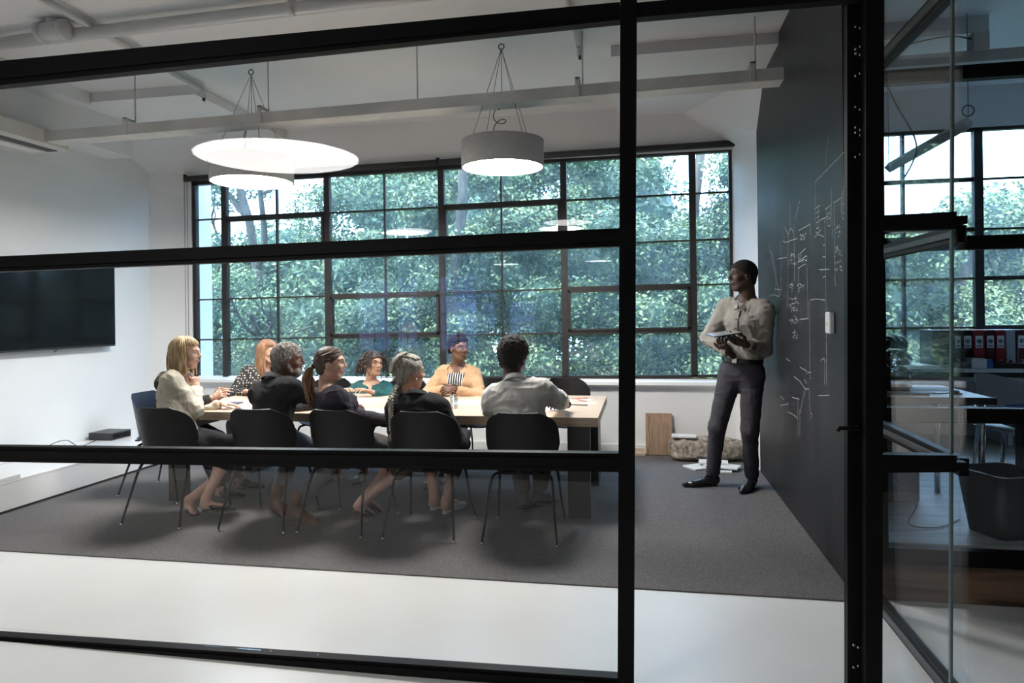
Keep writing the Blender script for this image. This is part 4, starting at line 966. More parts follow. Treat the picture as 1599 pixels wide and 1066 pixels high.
class SDF:
    """list of rounded primitives joined by a smooth union (or cut away)"""
    def __init__(s, k=.02): s.P = []; s.k = k
    def cap(s, a, b, ra, rb, k=None, cut=None, op='u'):
        a = np.array(a, float); b = np.array(b, float); r = max(ra, rb)
        def fn(X):
            d = b - a; L = d @ d + 1e-12; t = np.clip(((X - a) @ d) / L, 0, 1); v = np.linalg.norm(X - a - t[..., None] * d, axis=-1) - (ra + (rb - ra) * t)
            if cut is not None: v = np.maximum(v, (X - cut[0]) @ cut[1])
            return v
        s.P.append((fn, np.minimum(a, b) - r, np.maximum(a, b) + r, k, op)); return s
    def tcap(s, a, b, wa, da, wb, db, side, k=None, op='u'):
        a = np.array(a, float); b = np.array(b, float); r = max(wa, wb, da, db); ax = nrm(b - a); side = nrm(np.array(side) - ax * (np.array(side) @ ax)); fr = np.cross(ax, side)
        def fn(X):
            d = b - a; L = d @ d; q = X - a; t = np.clip((q @ d) / L, 0, 1); q = q - t[..., None] * d
            w = wa + (wb - wa) * t; e = da + (db - da) * t; x = q @ side / w; y = q @ fr / e; z = q @ ax / e
            g = np.sqrt(x * x + y * y + z * z); return (g - 1) * np.minimum(w, e) * np.where(g > 0, 1, 1)
        s.P.append((fn, np.minimum(a, b) - r, np.maximum(a, b) + r, k, op)); return s
    def ell(s, c, r, R=None, k=None, op='u'):
        c = np.array(c, float); r = np.broadcast_to(np.array(r, float), (3,)); m = r.max(); R = np.eye(3) if R is None else np.asarray(R)
        def fn(X): g = np.linalg.norm(((X - c) @ R) / r, axis=-1); return (g - 1) * r.min()
        s.P.append((fn, c - m, c + m, k, op)); return s
    def cut(s, fn):  # keep only where fn < 0
        s.P.append((fn, None, None, None, 'i')); return s
    def mesh(s, cell, it=1, inflate=0.0):
        k0 = s.k; lo = np.min([p[1] for p in s.P if p[4] == 'u'], axis=0) - 3 * cell - inflate; hi = np.max([p[2] for p in s.P if p[4] == 'u'], axis=0) + 3 * cell + inflate
        n = np.ceil((hi - lo) / cell).astype(int) + 1; f = np.full(n, .5, np.float32)
        ax = [lo[i] + cell * np.arange(n[i]) for i in range(3)]
        for fn, a, b, k, op in s.P:
            k = k0 if k is None else k
            if a is None:
                X = np.stack(np.meshgrid(*ax, indexing='ij'), -1); f = np.maximum(f, fn(X).astype(np.float32)); continue
            pad = k + 2.5 * cell + inflate
            i0 = np.maximum(np.floor((a - pad - lo) / cell).astype(int), 0); i1 = np.minimum(np.ceil((b + pad - lo) / cell).astype(int) + 1, n)
            if (i1 <= i0).any(): continue
            X = np.stack(np.meshgrid(*[ax[i][i0[i]:i1[i]] for i in range(3)], indexing='ij'), -1); d = fn(X) - (inflate if op == 'u' else 0)
            sl = tuple(slice(i0[i], i1[i]) for i in range(3)); g = f[sl]
            if op == 'u': h = np.maximum(k - np.abs(g - d), 0) / max(k, 1e-6); f[sl] = np.minimum(g, d) - h * h * k * .25
            else: h = np.maximum(k - np.abs(g + d), 0) / max(k, 1e-6); f[sl] = np.maximum(g, -d) + h * h * k * .25
        f[0], f[-1], f[:, 0], f[:, -1], f[:, :, 0], f[:, :, -1] = .1, .1, .1, .1, .1, .1
        V, Q = surface_nets(f, lo, cell)
        if it: V = relax(V, Q, it)
        return V, Q
def wrinkle(V, Q, amp, sc=14, seed=0, dirs=None):
    N = vnormals(V, Q); W = V.copy()
    W += .05 * np.stack([noise3(V, 6, seed + 1), noise3(V, 6, seed + 2), noise3(V, 6, seed + 3)], 1)
    st = np.array([1.0, 1.0, 1.9]); a = noise3(W * st, sc, seed); b = noise3(W * np.array([1.7, 1.7, .8]), sc * 2.1, seed + 5)
    d = (1 - np.abs(a)) ** 2 - .55 + .45 * ((1 - np.abs(b)) ** 2 - .5)
    return V + N * (amp * d)[:, None]

M_eyew = mat('eye_white', (.50, .48, .46), .25, scale=5); M_iris = mat('eye_dark', (.03, .02, .015), .15, scale=5)
SKIN = {'fair': ((.62, .38, .28), (.52, .30, .22)), 'tan': ((.52, .31, .21), (.44, .25, .17)), 'brown': ((.16, .078, .048), (.12, .058, .036)), 'dark': ((.075, .038, .026), (.05, .026, .018))}
def skin(t): return mat('skin_' + t, SKIN[t][0], .5, col2=SKIN[t][1], scale=12, bump=.03, bscale=180, sss=.08)
def lips(t): c = SKIN[t][0]; return mat('lips_' + t, (c[0] * .8, c[1] * .5, c[2] * .55), .4, scale=12)
def frame(fwd, up=(0, 0, 1)):
    f = nrm(fwd); r = nrm(np.cross(f, up)); u = np.cross(r, f); return np.stack([r, f, u], 1)     # columns: right, forward, up

def head_parts(mb, c, R, sk, female=True, s=1.0, beard=None, brow=3, smile=0.0):
    """head in its own frame: +y the face, origin between the ears"""
    S = SDF(.018)
    S.ell((0, -.016, .036), (.074, .094, .084)); S.ell((0, .012, .02), (.068, .078, .075))
    S.ell((0, .022, -.035), (.056 if female else .060, .062, .075)); S.cap((0, .050, -.088), (0, .040, -.07), .020 if female else .025, .035)
    for q in (-1, 1):
        S.ell((q * .037, .060, -.018), (.022, .02, .018)); S.cap((q * .05, -.005, -.045), (q * .030, .045, -.085), .018 if female else .022, .016)
        S.cap((q * .012, .083, .030), (q * .045, .070, .032), .010, .008, k=.012)
    S.cap((0, .086, .022), (0, .101 if female else .104, -.014), .008, .0105, k=.010); S.ell((0, .100, -.019), (.012, .012, .010), k=.008)
    for q in (-1, 1): S.ell((q * .013, .091, -.022), (.008, .009, .007), k=.006)
    for q in (-1, 1): S.ell((q * .031, .090, .010), (.017, .012, .011), k=.010, op='s')
    S.ell((0, .077, -.050), (.023, .013, .014), k=.010)
    S.cap((-.020, .0925, -.0515), (.020, .0925, -.0515), .0022, .0022, k=.004, op='s')
    S.cap((0, -.028, -.02), (0, -.045, -.13), .052 if female else .060, .050 if female else .060, k=.02)
    for q in (-1, 1):
        S.ell((q * .078, -.006, .002), (.010, .019, .031), R=rotx(-.2), k=.008); S.ell((q * .087, -.003, .004), (.006, .010, .018), k=.006, op='s')
    V, Q = S.mesh(.0048, 1); T = lambda P: (np.asarray(P) * s) @ R.T + c
    mb.add(T(V), Q, 0)
    def sp(cc, r, mi, nu=10, nv=7):
        m2 = MB().sphere(cc, r, nu, nv); mb.add(T(m2.V[0]), m2.F[0], mi)
    for q in (-1, 1):
        sp((q * .031, .0755, .0085), .0098, 2); sp((q * .031 + .000, .0832, .0090), (.0056, .0035, .0056), 3)
        L = np.array([(q * (.018 + .028 * t), .0905 - .012 * t * t, .030 + .006 * math.sin(t * 2.6)) for t in np.linspace(0, 1, 7)]); m2 = MB().tube(L, .0022 * np.sin(np.linspace(.5, 2.8, 7)) + .0012, 5)
        mb.add(T(m2.V[0]), [f for f in m2.F], brow)
        L = np.array([(q * (.031 + .014 * a), .0865 - .004 * a * a, .0165 - .004 * a * a) for a in np.linspace(-1, 1, 6)]); m2 = MB().tube(L, .0014, 4); mb.add(T(m2.V[0]), [f for f in m2.F], 3)
    for z, r in ((-.0475, .0042), (-.0565, .0050)):
        L = np.array([(.022 * a, .0895 - .010 * a * a + (.002 if r > .0045 else 0), z + smile * .006 * a * a + .0015 * math.cos(a * 6) * (r < .0045)) for a in np.linspace(-1, 1, 9)])
        m2 = MB().tube(L, r * np.sqrt(1 - np.linspace(-.93, .93, 9) ** 2), 6); mb.add(T(m2.V[0]), [f for f in m2.F], 1)
    return T

def hand_parts(mb, w, R, side=1, curl=(.5, .55, .6, .65), thumb=.5, s=1.0, spread=.09):
    """hand from wrist w; frame R: columns = thumb-side x, finger direction y, back-of-hand z; side flips the thumb"""
    S = SDF(.007); sx = side
    S.cap((0, -.05, 0), (0, .01, 0), .024, .023); S.tcap((0, .015, 0), (0, .070, -.002), .030, .015, .039, .0135, (1, 0, 0), k=.012)
    ln = (.040, .045, .042, .033); x0 = (.028, .009, -.010, -.028); y0 = (.082, .087, .082, .072)
    for i in range(4):
        p = np.array([sx * x0[i], y0[i] - .012, -.001]); a = 0; L = ln[i]; sp = sx * spread * (1.2 - .8 * i)
        for k, (ll, r) in enumerate(((L, .0092), (L * .62, .0084), (L * .5, .0076))):
            a += curl[i] * (.75, 1.05, .8)[k]; d = np.array([math.sin(sp) * math.cos(a), math.cos(sp) * math.cos(a), -math.sin(a)]); q = p + d * ll
            S.cap(p, q, r * (.92 if i == 3 else 1), r * .9 * (.92 if i == 3 else 1), k=.004); p = q
    p = np.array([sx * .020, .018, -.006]); d1 = nrm([sx * .75, .62, -.35 * thumb]); q = p + d1 * .038; S.cap(p, q, .014, .0115, k=.01)
    d2 = nrm([sx * (.45 - .5 * thumb), .8, -.5 * thumb]); q2 = q + d2 * .032; S.cap(q, q2, .0108, .0098, k=.004); d3 = nrm([sx * (.25 - .7 * thumb), .9, -.6 * thumb]); S.cap(q2, q2 + d3 * .024, .0098, .0085, k=.004)
    V, Q = S.mesh(.0036, 1); mb.add((V * s) @ np.asarray(R).T + w, Q, 0)
def ik(a, c, l1, l2, hint):
    a = np.array(a, float); c = np.array(c, float); d = c - a; D = np.linalg.norm(d); D2 = min(D, (l1 + l2) * .995); c = a + d / D * D2; D = D2
    x = (l1 * l1 - l2 * l2 + D * D) / (2 * D); h = math.sqrt(max(l1 * l1 - x * x, 1e-6)); u = d / np.linalg.norm(d); hv = np.array(hint, float); hv = hv - u * (hv @ u); return a + u * x + nrm(hv) * h, c
def shoe(mb, heel, toe_dir, s=1.0, up=(0, 0, 1), style='oxford', mi=0, sole_mi=1):
    R = frame(toe_dir, up); S = SDF(.012)
    if style == 'oxford':
        S.tcap((0, -.02, .042), (0, .06, .045), .033, .034, .037, .036, (1, 0, 0)); S.tcap((0, .06, .036), (0, .17, .026), .040, .030, .045, .022, (1, 0, 0)); S.cap((0, .17, .022), (0, .222, .018), .032, .017)
        S.cap((0, -.01, .06), (0, .0, .10), .036, .036, k=.01)
    elif style == 'boot':
        S.tcap((0, -.02, .045), (0, .06, .05), .034, .036, .037, .038, (1, 0, 0)); S.tcap((0, .06, .04), (0, .17, .028), .040, .032, .044, .024, (1, 0, 0)); S.cap((0, .17, .024), (0, .215, .020), .034, .020)
        S.cap((0, -.01, .06), (0, -.005, .14), .036, .038, k=.012)
    elif style == 'pump':
        S.tcap((0, -.01, .045), (0, .06, .034), .028, .028, .032, .024, (1, 0, 0)); S.tcap((0, .06, .030), (0, .16, .022), .036, .022, .038, .017, (1, 0, 0)); S.cap((0, .16, .019), (0, .20, .016), .026, .013)
        S.cut(lambda X: X[..., 2] - (.050 + .35 * np.maximum(-X[..., 1], 0) * 0 - .10 * X[..., 1]))
    V, Q = S.mesh(.006, 1); V[:, 2] = np.maximum(V[:, 2], .010); T = lambda P: (np.asarray(P) * s) @ R.T + np.asarray(heel)
    mb.add(T(V), Q, mi)
    m2 = MB(); L = []
    for t in np.linspace(0, 2 * PI, 28, endpoint=False):
        y = .095 + .125 * math.sin(t); x = (.040 if y > .09 else .034) * math.cos(t) * (1 - .12 * (y > .17)); L.append((x, y, 0))
    m2.prism(L[::-1], (0, 0, .014)) if False else m2.prism(L, (0, 0, .014))
    if style != 'pump': m2.box((-.030, -.035, -.010), (.030, .04, .003), .004)
    else: m2.box((-.016, -.03, -.012), (.016, .01, .01), .004)
    b = mb.n
    for Vv in m2.V: mb.V.append(T(Vv))
    for f, mm_, q in zip(m2.F, m2.M, m2.S): mb.F.append(f + b); mb.M.append(np.full(len(f), sole_mi)); mb.S.append(q)
    mb.poly = getattr(mb, 'poly', []) + [([i + b for i in p], sole_mi) for p, _ in m2.poly]
    mb.n += m2.n
    if style == 'oxford':
        for k in range(4): 
            m3 = MB().tube([(-.018, .085 - .018 * k, .060 + .012 * k), (0, .087 - .018 * k, .066 + .012 * k), (.018, .085 - .018 * k, .060 + .012 * k)], .0028, 5); mb.add(T(m3.V[0]), [f for f in m3.F], mi)
    return T

# ------------------------------------------------------------------ hair
HM = {}
def hairm(n, c, c2, sc=30): return mat('hair_' + n, c, .9 if n in ('grey', 'matte') else .5, col2=c2, scale=sc, detail=4, stretch=(1, 1, .25), bump=.5, bscale=90)
def ellp(az, po, r=(.084, .106, .096), c=(0, -.014, .036)):   # azimuth from the face round, polar from the crown
    return np.array([c[0] + r[0] * math.sin(po) * math.sin(az), c[1] + r[1] * math.sin(po) * math.cos(az), c[2] + r[2] * math.cos(po)])
def scalp(T, mb, mi=0, th=0.0, nape=-.085, front=.012, noise=0.0, nsc=60, cell=.006):
    S = SDF(.01); S.ell((0, -.014, .036), (.081 + th, .102 + th, .092 + th)); S.ell((0, -.05, -.02), (.062 + th, .055 + th, .065))
    def keep(X):
        x, y, z = X[..., 0], X[..., 1], X[..., 2]; g = (y - .02) * .6 - (z - .03) * .8 - front
        side = np.maximum(y - (-.012 - .03 * (z < -.02)), -1); return np.minimum(g, np.maximum(side, nape - z))
    S.cut(keep); V, Q = S.mesh(cell, 1)
    if noise: N = vnormals(V, Q); V = V + N * (noise * (noise3(V, nsc, 4) + .5 * noise3(V, nsc * 2, 9)))[:, None]
    mb.add(T(V), Q, mi)
def strands(T, mb, specs, seed=1, mi=0):
    """specs: list of (n, az range, start polar, end polar, drop, radius, wave, out)"""
    rs = np.random.RandomState(seed)
    for (n, (a0, a1), p0, p1, drop, rad, wave, out) in specs:
        for i in range(n):
            az = a0 + (a1 - a0) * (i + rs.uniform(0, 1)) / n; e = rs.uniform(.85, 1.12); k = rs.uniform(1.0, 1.07)
            P = [ellp(az, p, r=(.084 * k, .106 * k, .096 * k)) for p in np.linspace(p0, p1, 8)]
            if drop:
                q = P[-1]; dr = drop * e; ph = rs.uniform(0, 6.28); dirn = np.array([math.sin(az), math.cos(az), 0])
                for t in np.linspace(.12, 1, 10):
                    w_ = wave * math.sin(ph + t * 14 * (1 if wave > .008 else .5)); w2 = wave * math.cos(ph + t * 14)
                    P.append(q + np.array([0, 0, -dr * t]) + dirn * (out * math.sin(min(t, .8) * 2.4) + w_) + np.array([-math.cos(az), math.sin(az), 0]) * w2)
            P = np.array(P); r = rad * rs.uniform(.7, 1.2) * np.concatenate([np.linspace(.8, 1, len(P) - 3), [.85, .6, .2]])
            m2 = MB().tube(T(P), r, 6); mb.add(m2.V[0], [f for f in m2.F], mi)

# ------------------------------------------------------------------ a whole figure
def person(label, hipc, neck, head, hip_f, sh_f, face, lh, rh, lf, rf, sk='fair', female=True, top=None, legs=None, shoes=None, S=1.0,
           le=None, re=None, lk=None, rk=None, hand=None, hair=None, hup=(0, 0, 1), extra=None, brow='dark', smile=.3, beard=None, group=None, standing=False, ft=None):
    hipc, neck, head = [np.array(x, float) for x in (hipc, neck, head)]
    Z = np.array([0, 0, 1.0]); hf = nrm(hip_f); sf = nrm(sh_f); hs = nrm(np.cross(hf, Z)); spd = nrm(neck - hipc); ss = nrm(np.cross(sf, spd)); sff = np.cross(spd, ss) * 1
    sff = np.cross(spd, ss); sff = sff if sff @ sf > 0 else -sff
    org = np.array([hipc[0], hipc[1], 0.008]); t = thing('person', org, label, 'person', group)
    sw = (.152 if female else .168) * S; hw = (.088 if female else .085) * S
    waist = hipc * .62 + neck * .38 - sff * .012; chest = hipc * .30 + neck * .70 + sff * .012
    shL = neck - ss * sw - spd * .072 * S; shR = neck + ss * sw - spd * .072 * S
    A1, A2 = (.275 * S, .245 * S) if female else (.30 * S, .265 * S)
    elL, wl = ik(shL, lh, A1, A2, le if le is not None else -sff * .6 - Z * .6 - ss * .4)
    elR, wr = ik(shR, rh, A1, A2, re if re is not None else -sff * .6 - Z * .6 + ss * .4)
    L1, L2 = (.42 * S, .41 * S) if female else (.45 * S, .44 * S)
    hjL, hjR = hipc - hs * hw, hipc + hs * hw
    knL, anL = ik(hjL, lf, L1, L2, lk if lk is not None else hf + Z * .7); knR, anR = ik(hjR, rf, L1, L2, rk if rk is not None else hf + Z * .7)
    bw = .95 if female else 1.08
    def trunk(Sd, e=0.0, chestf=True, low=True):
        if low: Sd.tcap(hipc - hs * .05, hipc + hs * .05, .125 + e, .105 + e, .125 + e, .105 + e, Z if abs(hs[2]) < .9 else hf)
        Sd.tcap(hipc + spd * .04, waist, (.150 if female else .145) * S + e, (.105) * S + e, (.118 if female else .14) * S + e, .092 * S + e, ss)
        Sd.tcap(waist, chest, (.118 if female else .14) * S + e, .092 * S + e, (.135 if female else .162) * S + e, (.100 if female else .112) * S + e, ss)
        Sd.cap(shL * .92 + neck * .08, shR * .92 + neck * .08, .056 * S * bw + e, .056 * S * bw + e, k=.05); Sd.cap(chest, neck - spd * .03, .09 * S + e, .050 * S + e, k=.05)
        for q_ in (shL, shR): Sd.cap(neck - spd * .030, q_ * .8 + neck * .2 + spd * .012, .046 * S + e, .048 * S + e, k=.04)
        if female and chestf:
            for q in (-1, 1): Sd.ell(chest + ss * q * .062 * S + sff * .075 * S - spd * .025, (.058 * S + e * .5), k=.03)
    def arms(Sd, e=0.0, end=1.0, e2=None, k=.02):
        e2 = e if e2 is None else e2
        for sh, el, wr_ in ((shL, elL, wl), (shR, elR, wr)):
            Sd.cap(sh, el, .050 * S * bw + e, .039 * S * bw + e, k=.03)
            if end > 0:
                en = el + (wr_ - el) * end; d = nrm(wr_ - el); Sd.cap(el, en, .040 * S * bw + e, (.040 + (.025 - .040) * end) * S * bw + e2, k=.02, cut=(en, d))
    # body
    mb = MB(); B = SDF(.025); trunk(B, 0, True); arms(B, 0, 1.0)
    for hj, kn, an in ((hjL, knL, anL), (hjR, knR, anR)):
        B.cap(hj, kn, .080 * S, .052 * S, k=.04); B.cap(kn, an, .050 * S, .034 * S); d = nrm(an - kn); B.cap(kn + d * .08, kn + d * .2, .045 * S, .040 * S, k=.03)
    T_face = frame(face, hup)
    nk = head + T_face @ np.array([0, -.045, -.115]) * S; B.cap(neck - spd * .02, nk, .055 * S if female else .063 * S, .050 * S if female else .060 * S, k=.03)
    ftd = ft or {}
    for key, an, kn in (('l', anL, knL), ('r', anR, knR)):
        td = np.array(ftd.get(key, hf), float); up_ = ftd.get(key + 'u', (0, 0, 1)); Rf = frame(td, up_); hb = an - Rf @ np.array([0, .0, .085]) * S
        B.cap(an, hb + Rf @ np.array([0, -.02, .04]), .034, .030); B.cap(hb + Rf @ np.array([0, .0, .04]), hb + Rf @ np.array([0, .12, .026]), .034, .028)
    V, Q = B.mesh(.0105, 2); mb.add(V, Q, 0)
    T = head_parts(mb, head, T_face, sk, female, S * (1.0 if female else 1.04), smile=smile)
    hd = hand or {}
    for key, w_, el, sd in (('l', wl, elL, -1), ('r', wr, elR, 1)):
        h = hd.get(key, {}); fd = nrm(h.get('dir', w_ - el)); bk = np.array(h.get('back', (0, 0, 1)), float); bk = nrm(bk - fd * (bk @ fd)); x = np.cross(fd, bk)
        # x = finger direction x back : thumb side for a left hand lies along +x
        hand_parts(mb, w_, np.stack([x, fd, bk], 1), side=-sd if h.get('flip') is None else sd, curl=h.get('curl', (.35, .4, .45, .5)), thumb=h.get('thumb', .4), s=S * (.96 if female else 1.06), spread=h.get('spread', .09))
    bm = HM.get(brow) or M_iris
    mb.build('body', [skin(sk), lips(sk), M_eyew, bm if bm else M_iris], t)
    ctx = dict(t=t, T=T, org=org, hipc=hipc, neck=neck, head=head, chest=chest, waist=waist, spd=spd, ss=ss, sff=sff, hs=hs, hf=hf, shL=shL, shR=shR, elL=elL, elR=elR, wl=wl, wr=wr,
               knL=knL, knR=knR, anL=anL, anR=anR, hjL=hjL, hjR=hjR, trunk=trunk, arms=arms, S=S, TF=T_face, female=female, ftd=ftd)
    if legs: legs(ctx)
    if top: top(ctx)
    if shoes: shoes(ctx)
    if hair: hair(ctx)
    if extra: extra(ctx)
    return ctx
def cloth(name, c, m, Sd, cell=.010, amp=.006, sc=13, seed=0, it=2, extra_m=None):
    V, Q = Sd.mesh(cell, it); V = wrinkle(V, Q, amp, sc, seed); mb = MB().add(V, Q, 0); return mb
def top_garment(name, m, e=.014, sleeve=.93, hem=.0, neckdrop=.0, amp=.006, seed=0, sc=12, collar=None, low=False, vopen=None, inner=None, sleeve_e=None):
    def f(c):
        S_ = SDF(.028); c['trunk'](S_, e, True, low); c['arms'](S_, e if sleeve_e is None else sleeve_e, sleeve)
        neck, spd, sff, ss, hipc = c['neck'], c['spd'], c['sff'], c['ss'], c['hipc']
        hz = hipc + spd * hem
        S_.cut(lambda X: np.minimum((X - neck) @ spd - (.012 + neckdrop) + .5 * np.minimum((X - neck) @ sff, .1), .078 + (.02 if neckdrop < -.03 else 0) - np.linalg.norm((X - neck) - ((X - neck) @ spd)[..., None] * spd, axis=-1)))
        if hem > -.5: S_.cut(lambda X: -((X - hz) @ spd) - .0 - 9 * (np.abs((X - hz) @ ss) > .21) )
        if vopen:
            d0, w0 = vopen
            def V_(X):
                x = np.abs((X - neck) @ ss); dn = -((X - neck) @ spd); fr = (X - neck) @ sff
                wd = w0 * np.clip(1 - dn / d0, .0, 1) + .0; return np.minimum(wd - x, fr - .035)
            S_.cut(V_)
        mb = cloth(name, c, m, S_, amp=amp, sc=sc, seed=seed); o = mb.build(name, m, c['t'])
        if inner:
            S2 = SDF(.028); c['trunk'](S2, e - .008, True, low); S2.cut(lambda X: (X - neck) @ spd - .012 + .5 * np.minimum((X - neck) @ sff, .1)); S2.cut(lambda X: np.abs((X - neck) @ ss) - .10)
            cloth(name, c, inner, S2, amp=.002, sc=14, seed=seed + 3).build('shirt_front', inner, c['t'])
        if collar:
            cm, h, r, lap = collar; th = np.linspace(-2.75, 2.75, 30)       # opens at the front
            G = np.zeros((3, 30, 3))
            for j, a in enumerate(th):
                a2 = a + PI; rad = r * (1 + .06 * abs(math.cos(a2)))
                base = neck + ss * math.sin(a) * rad * 1.05 - sff * math.cos(a) * rad + spd * (.006 - .5 * (-math.cos(a)) * .05) - spd * .018 * max(0, -math.cos(a)) * 1.5
                out = nrm(ss * math.sin(a) - sff * math.cos(a))
                G[0, j] = base + spd * .0; G[1, j] = base + spd * h - out * .004; G[2, j] = base + spd * h * .05 + out * (.016 + .02 * lap)
            MB().shell(G, .003).build('collar', cm, c['t'])
            if lap and vopen:
                for q in (-1, 1):
                    P = []
                    for i in range(8):
                        u = i / 7; dn = .02 + (vopen[0] - .02) * u; xin = vopen[1] * (1 - dn / vopen[0]); wdt = .045 * math.sin(min(1, u * 1.3 + .25) * PI * .5) * (1 - u * .85) + .004
                        row = []
                        for k in range(3):
                            x = xin + wdt * k / 2 * 1.0; fr = math.sqrt(max(0, 1 - (x / (.15)) ** 2)) * (.105 + e) * (1 if dn > .10 else .55 + 4.5 * dn); row.append(neck - spd * dn + ss * q * x + sff * (fr + .014))
                        P.append(row)
                    P = np.array(P); P = P if q > 0 else P[:, ::-1]; MB().shell(P, .004).build('lapel', cm, c['t'])
        return o
    return f
def trousers(m, e=.014, end=.93, amp=.006, seed=0, hips=True, flare=0.0, name='trousers', skirt=False):
    def f(c):
        S_ = SDF(.03); S = c['S']; hipc = c['hipc']; hs = c['hs']
        S_.tcap(hipc - hs * .05, hipc + hs * .05, .125 + e, .105 + e, .125 + e, .105 + e, (0, 0, 1)); S_.tcap(hipc + c['spd'] * .02, hipc + c['spd'] * .13, .150 * S + e * .8, .108 * S + e * .8, .138 * S + e * .6, .100 * S + e * .6, c['ss'])
        for hj, kn, an in ((c['hjL'], c['knL'], c['anL']), (c['hjR'], c['knR'], c['anR'])):
            S_.cap(hj, kn, .084 * S + e, .057 * S + e, k=.04)
            if end > 0: en = kn + (an - kn) * end; S_.cap(kn, en, .054 * S + e, .043 * S + e + flare, cut=(en, nrm(an - kn)), k=.03)
        tp = hipc + c['spd'] * .12; S_.cut(lambda X: (X - tp) @ c['spd'])
        cloth(name, c, m, S_, amp=amp, sc=11, seed=seed).build(name, m, c['t'])
    return f
def both(*fs):
    def f(c):
        for g in fs: g(c)
    return f
def shoes(m, sole, style='oxford'):
    def f(c):
        for key, an in (('l', c['anL']), ('r', c['anR'])):
            td = np.array(c['ftd'].get(key, c['hf']), float); up_ = c['ftd'].get(key + 'u', (0, 0, 1)); Rf = frame(td, up_); hb = an - Rf @ np.array([0, .0, .085]) * c['S']
            mb = MB(); shoe(mb, hb, td, c['S'] * (1.0 if c['female'] else 1.12), up_, style); mb.build('shoe', [m, sole], c['t'])
    return f
# ------------------------------------------------------------------ hair styles and clothes
HM['blond'] = hairm('blond', (.50, .36, .20), (.30, .19, .09)); HM['red'] = hairm('red', (.33, .18, .10), (.20, .10, .05)); HM['grey'] = hairm('grey', (.34, .31, .27), (.10, .09, .08), 70)
HM['brown'] = hairm('brown', (.10, .055, .032), (.05, .028, .018)); HM['tips'] = hairm('tips', (.34, .19, .10), (.16, .08, .04)); HM['black'] = hairm('black', (.018, .014, .012), (.010, .008, .007), 60); HM['ash'] = hairm('ash', (.42, .38, .31), (.16, .14, .11), 50)
HM['dark'] = HM['black']; HM['matte'] = hairm('matte', (.016, .012, .010), (.008, .006, .005), 60)
def hb(c, mb, mats, name='hair'): return mb.build(name, mats, c['t'])
def hair_bob(m, drop=.14, fringe=True, seed=1):
    def f(c):
        mb = MB(); T = c['T']; scalp(T, mb, 0, .002)
        strands(T, mb, [(64, (1.15, 2 * PI - 1.15), .15, 1.62, drop, .0075, .004, .012), (40, (1.25, 2 * PI - 1.25), .3, 1.75, drop * .8, .0085, .004, .004), (26, (-1.15, 1.15), .12, 1.0, 0, .0065, 0, 0)] + ([(26, (-1.05, 1.05), .5, 1.12, .016, .006, .001, 0)] if fringe else []), seed)
        hb(c, mb, [m])
    return f
def hair_short(m, th=.004, noise=.003, nsc=90, beardm=None, thb=0):
    def f(c):
        mb = MB(); scalp(c['T'], mb, 0, th, nape=-.075, front=.010, noise=noise, nsc=nsc, cell=.0048); hb(c, mb, [m])
        if beardm:
            S = SDF(.012); S.ell((0, .040, -.072), (.056, .052, .048)); S.cap((-.066, .006, -.02), (-.055, .02, -.06), .012, .016); S.cap((.066, .006, -.02), (.055, .02, -.06), .012, .016); S.cap((-.022, .094, -.038), (.022, .094, -.038), .006, .006)
            S.ell((0, .100, -.0525), (.021, .016, .010), op='s', k=.003); S.cut(lambda X: X[..., 2] + .036 - .03 * (np.abs(X[..., 0]) > .04))
            V, Q = S.mesh(.005, 1); N = vnormals(V, Q); V = V + N * (.0035 * noise3(V, 110, 2))[:, None]; b = MB(); b.add(c['T'](V), Q, 0); b.build('beard', beardm, c['t'])
    return f
def hair_pony(m, mt):
    def f(c):
        mb = MB(); T = c['T']; scalp(T, mb, 0, .003, noise=.0015, nsc=50)
        for i in range(46):                         # combed back over the scalp to the tie
            az = -2.3 + 4.6 * i / 45; P = []
            e = np.array([0, -.118, .004]); s0 = ellp(az, 1.05 if abs(az) < 1.2 else 1.5, r=(.084, .104, .094))
            for t in np.linspace(0, 1, 9):
                q = s0 * (1 - t) + e * t; d = q - np.array([0, -.014, .036]); n_ = np.linalg.norm(d / np.array([.086, .106, .096])); q = np.array([0, -.014, .036]) + d / n_ if t < .92 else q; P.append(q)
            m2 = MB().tube(T(np.array(P)), .0055, 5); mb.add(m2.V[0], [x for x in m2.F], 0)
        hb(c, mb, [m])
        m3 = MB().tube(T(np.array([(0, -.112, .004), (0, -.132, .0)])), .020, 12); m3.build('hair_tie', M_dark, c['t'])
        rs = np.random.RandomState(3); mb = MB()
        for i in range(46):
            a = rs.uniform(0, 2 * PI); rr_ = rs.uniform(0, 1) ** .5; ph = rs.uniform(0, 6.3); L = rs.uniform(.20, .30); P = []
            for t in np.linspace(0, 1, 16):
                wd = .012 + .045 * math.sin(min(1, t * 1.25) * PI * .8)
                P.append((math.cos(a) * rr_ * wd + .007 * math.sin(ph + t * 17) * t, -.125 - .05 * math.sin(min(t * 3, 1) * PI / 2) + math.sin(a) * rr_ * wd * .6 + .007 * math.cos(ph + t * 15) + .02 * t, .0 + .012 * math.sin(t * 6) * (t < .2) - L * t * (1.05 - .05 * t)))
            m2 = MB().tube(T(np.array(P)), np.concatenate([np.full(12, .0062), [.005, .004, .003, .001]]), 5); mb.add(m2.V[0], [x for x in m2.F], 0)
        mb.build('ponytail', mt, c['t'])
    return f
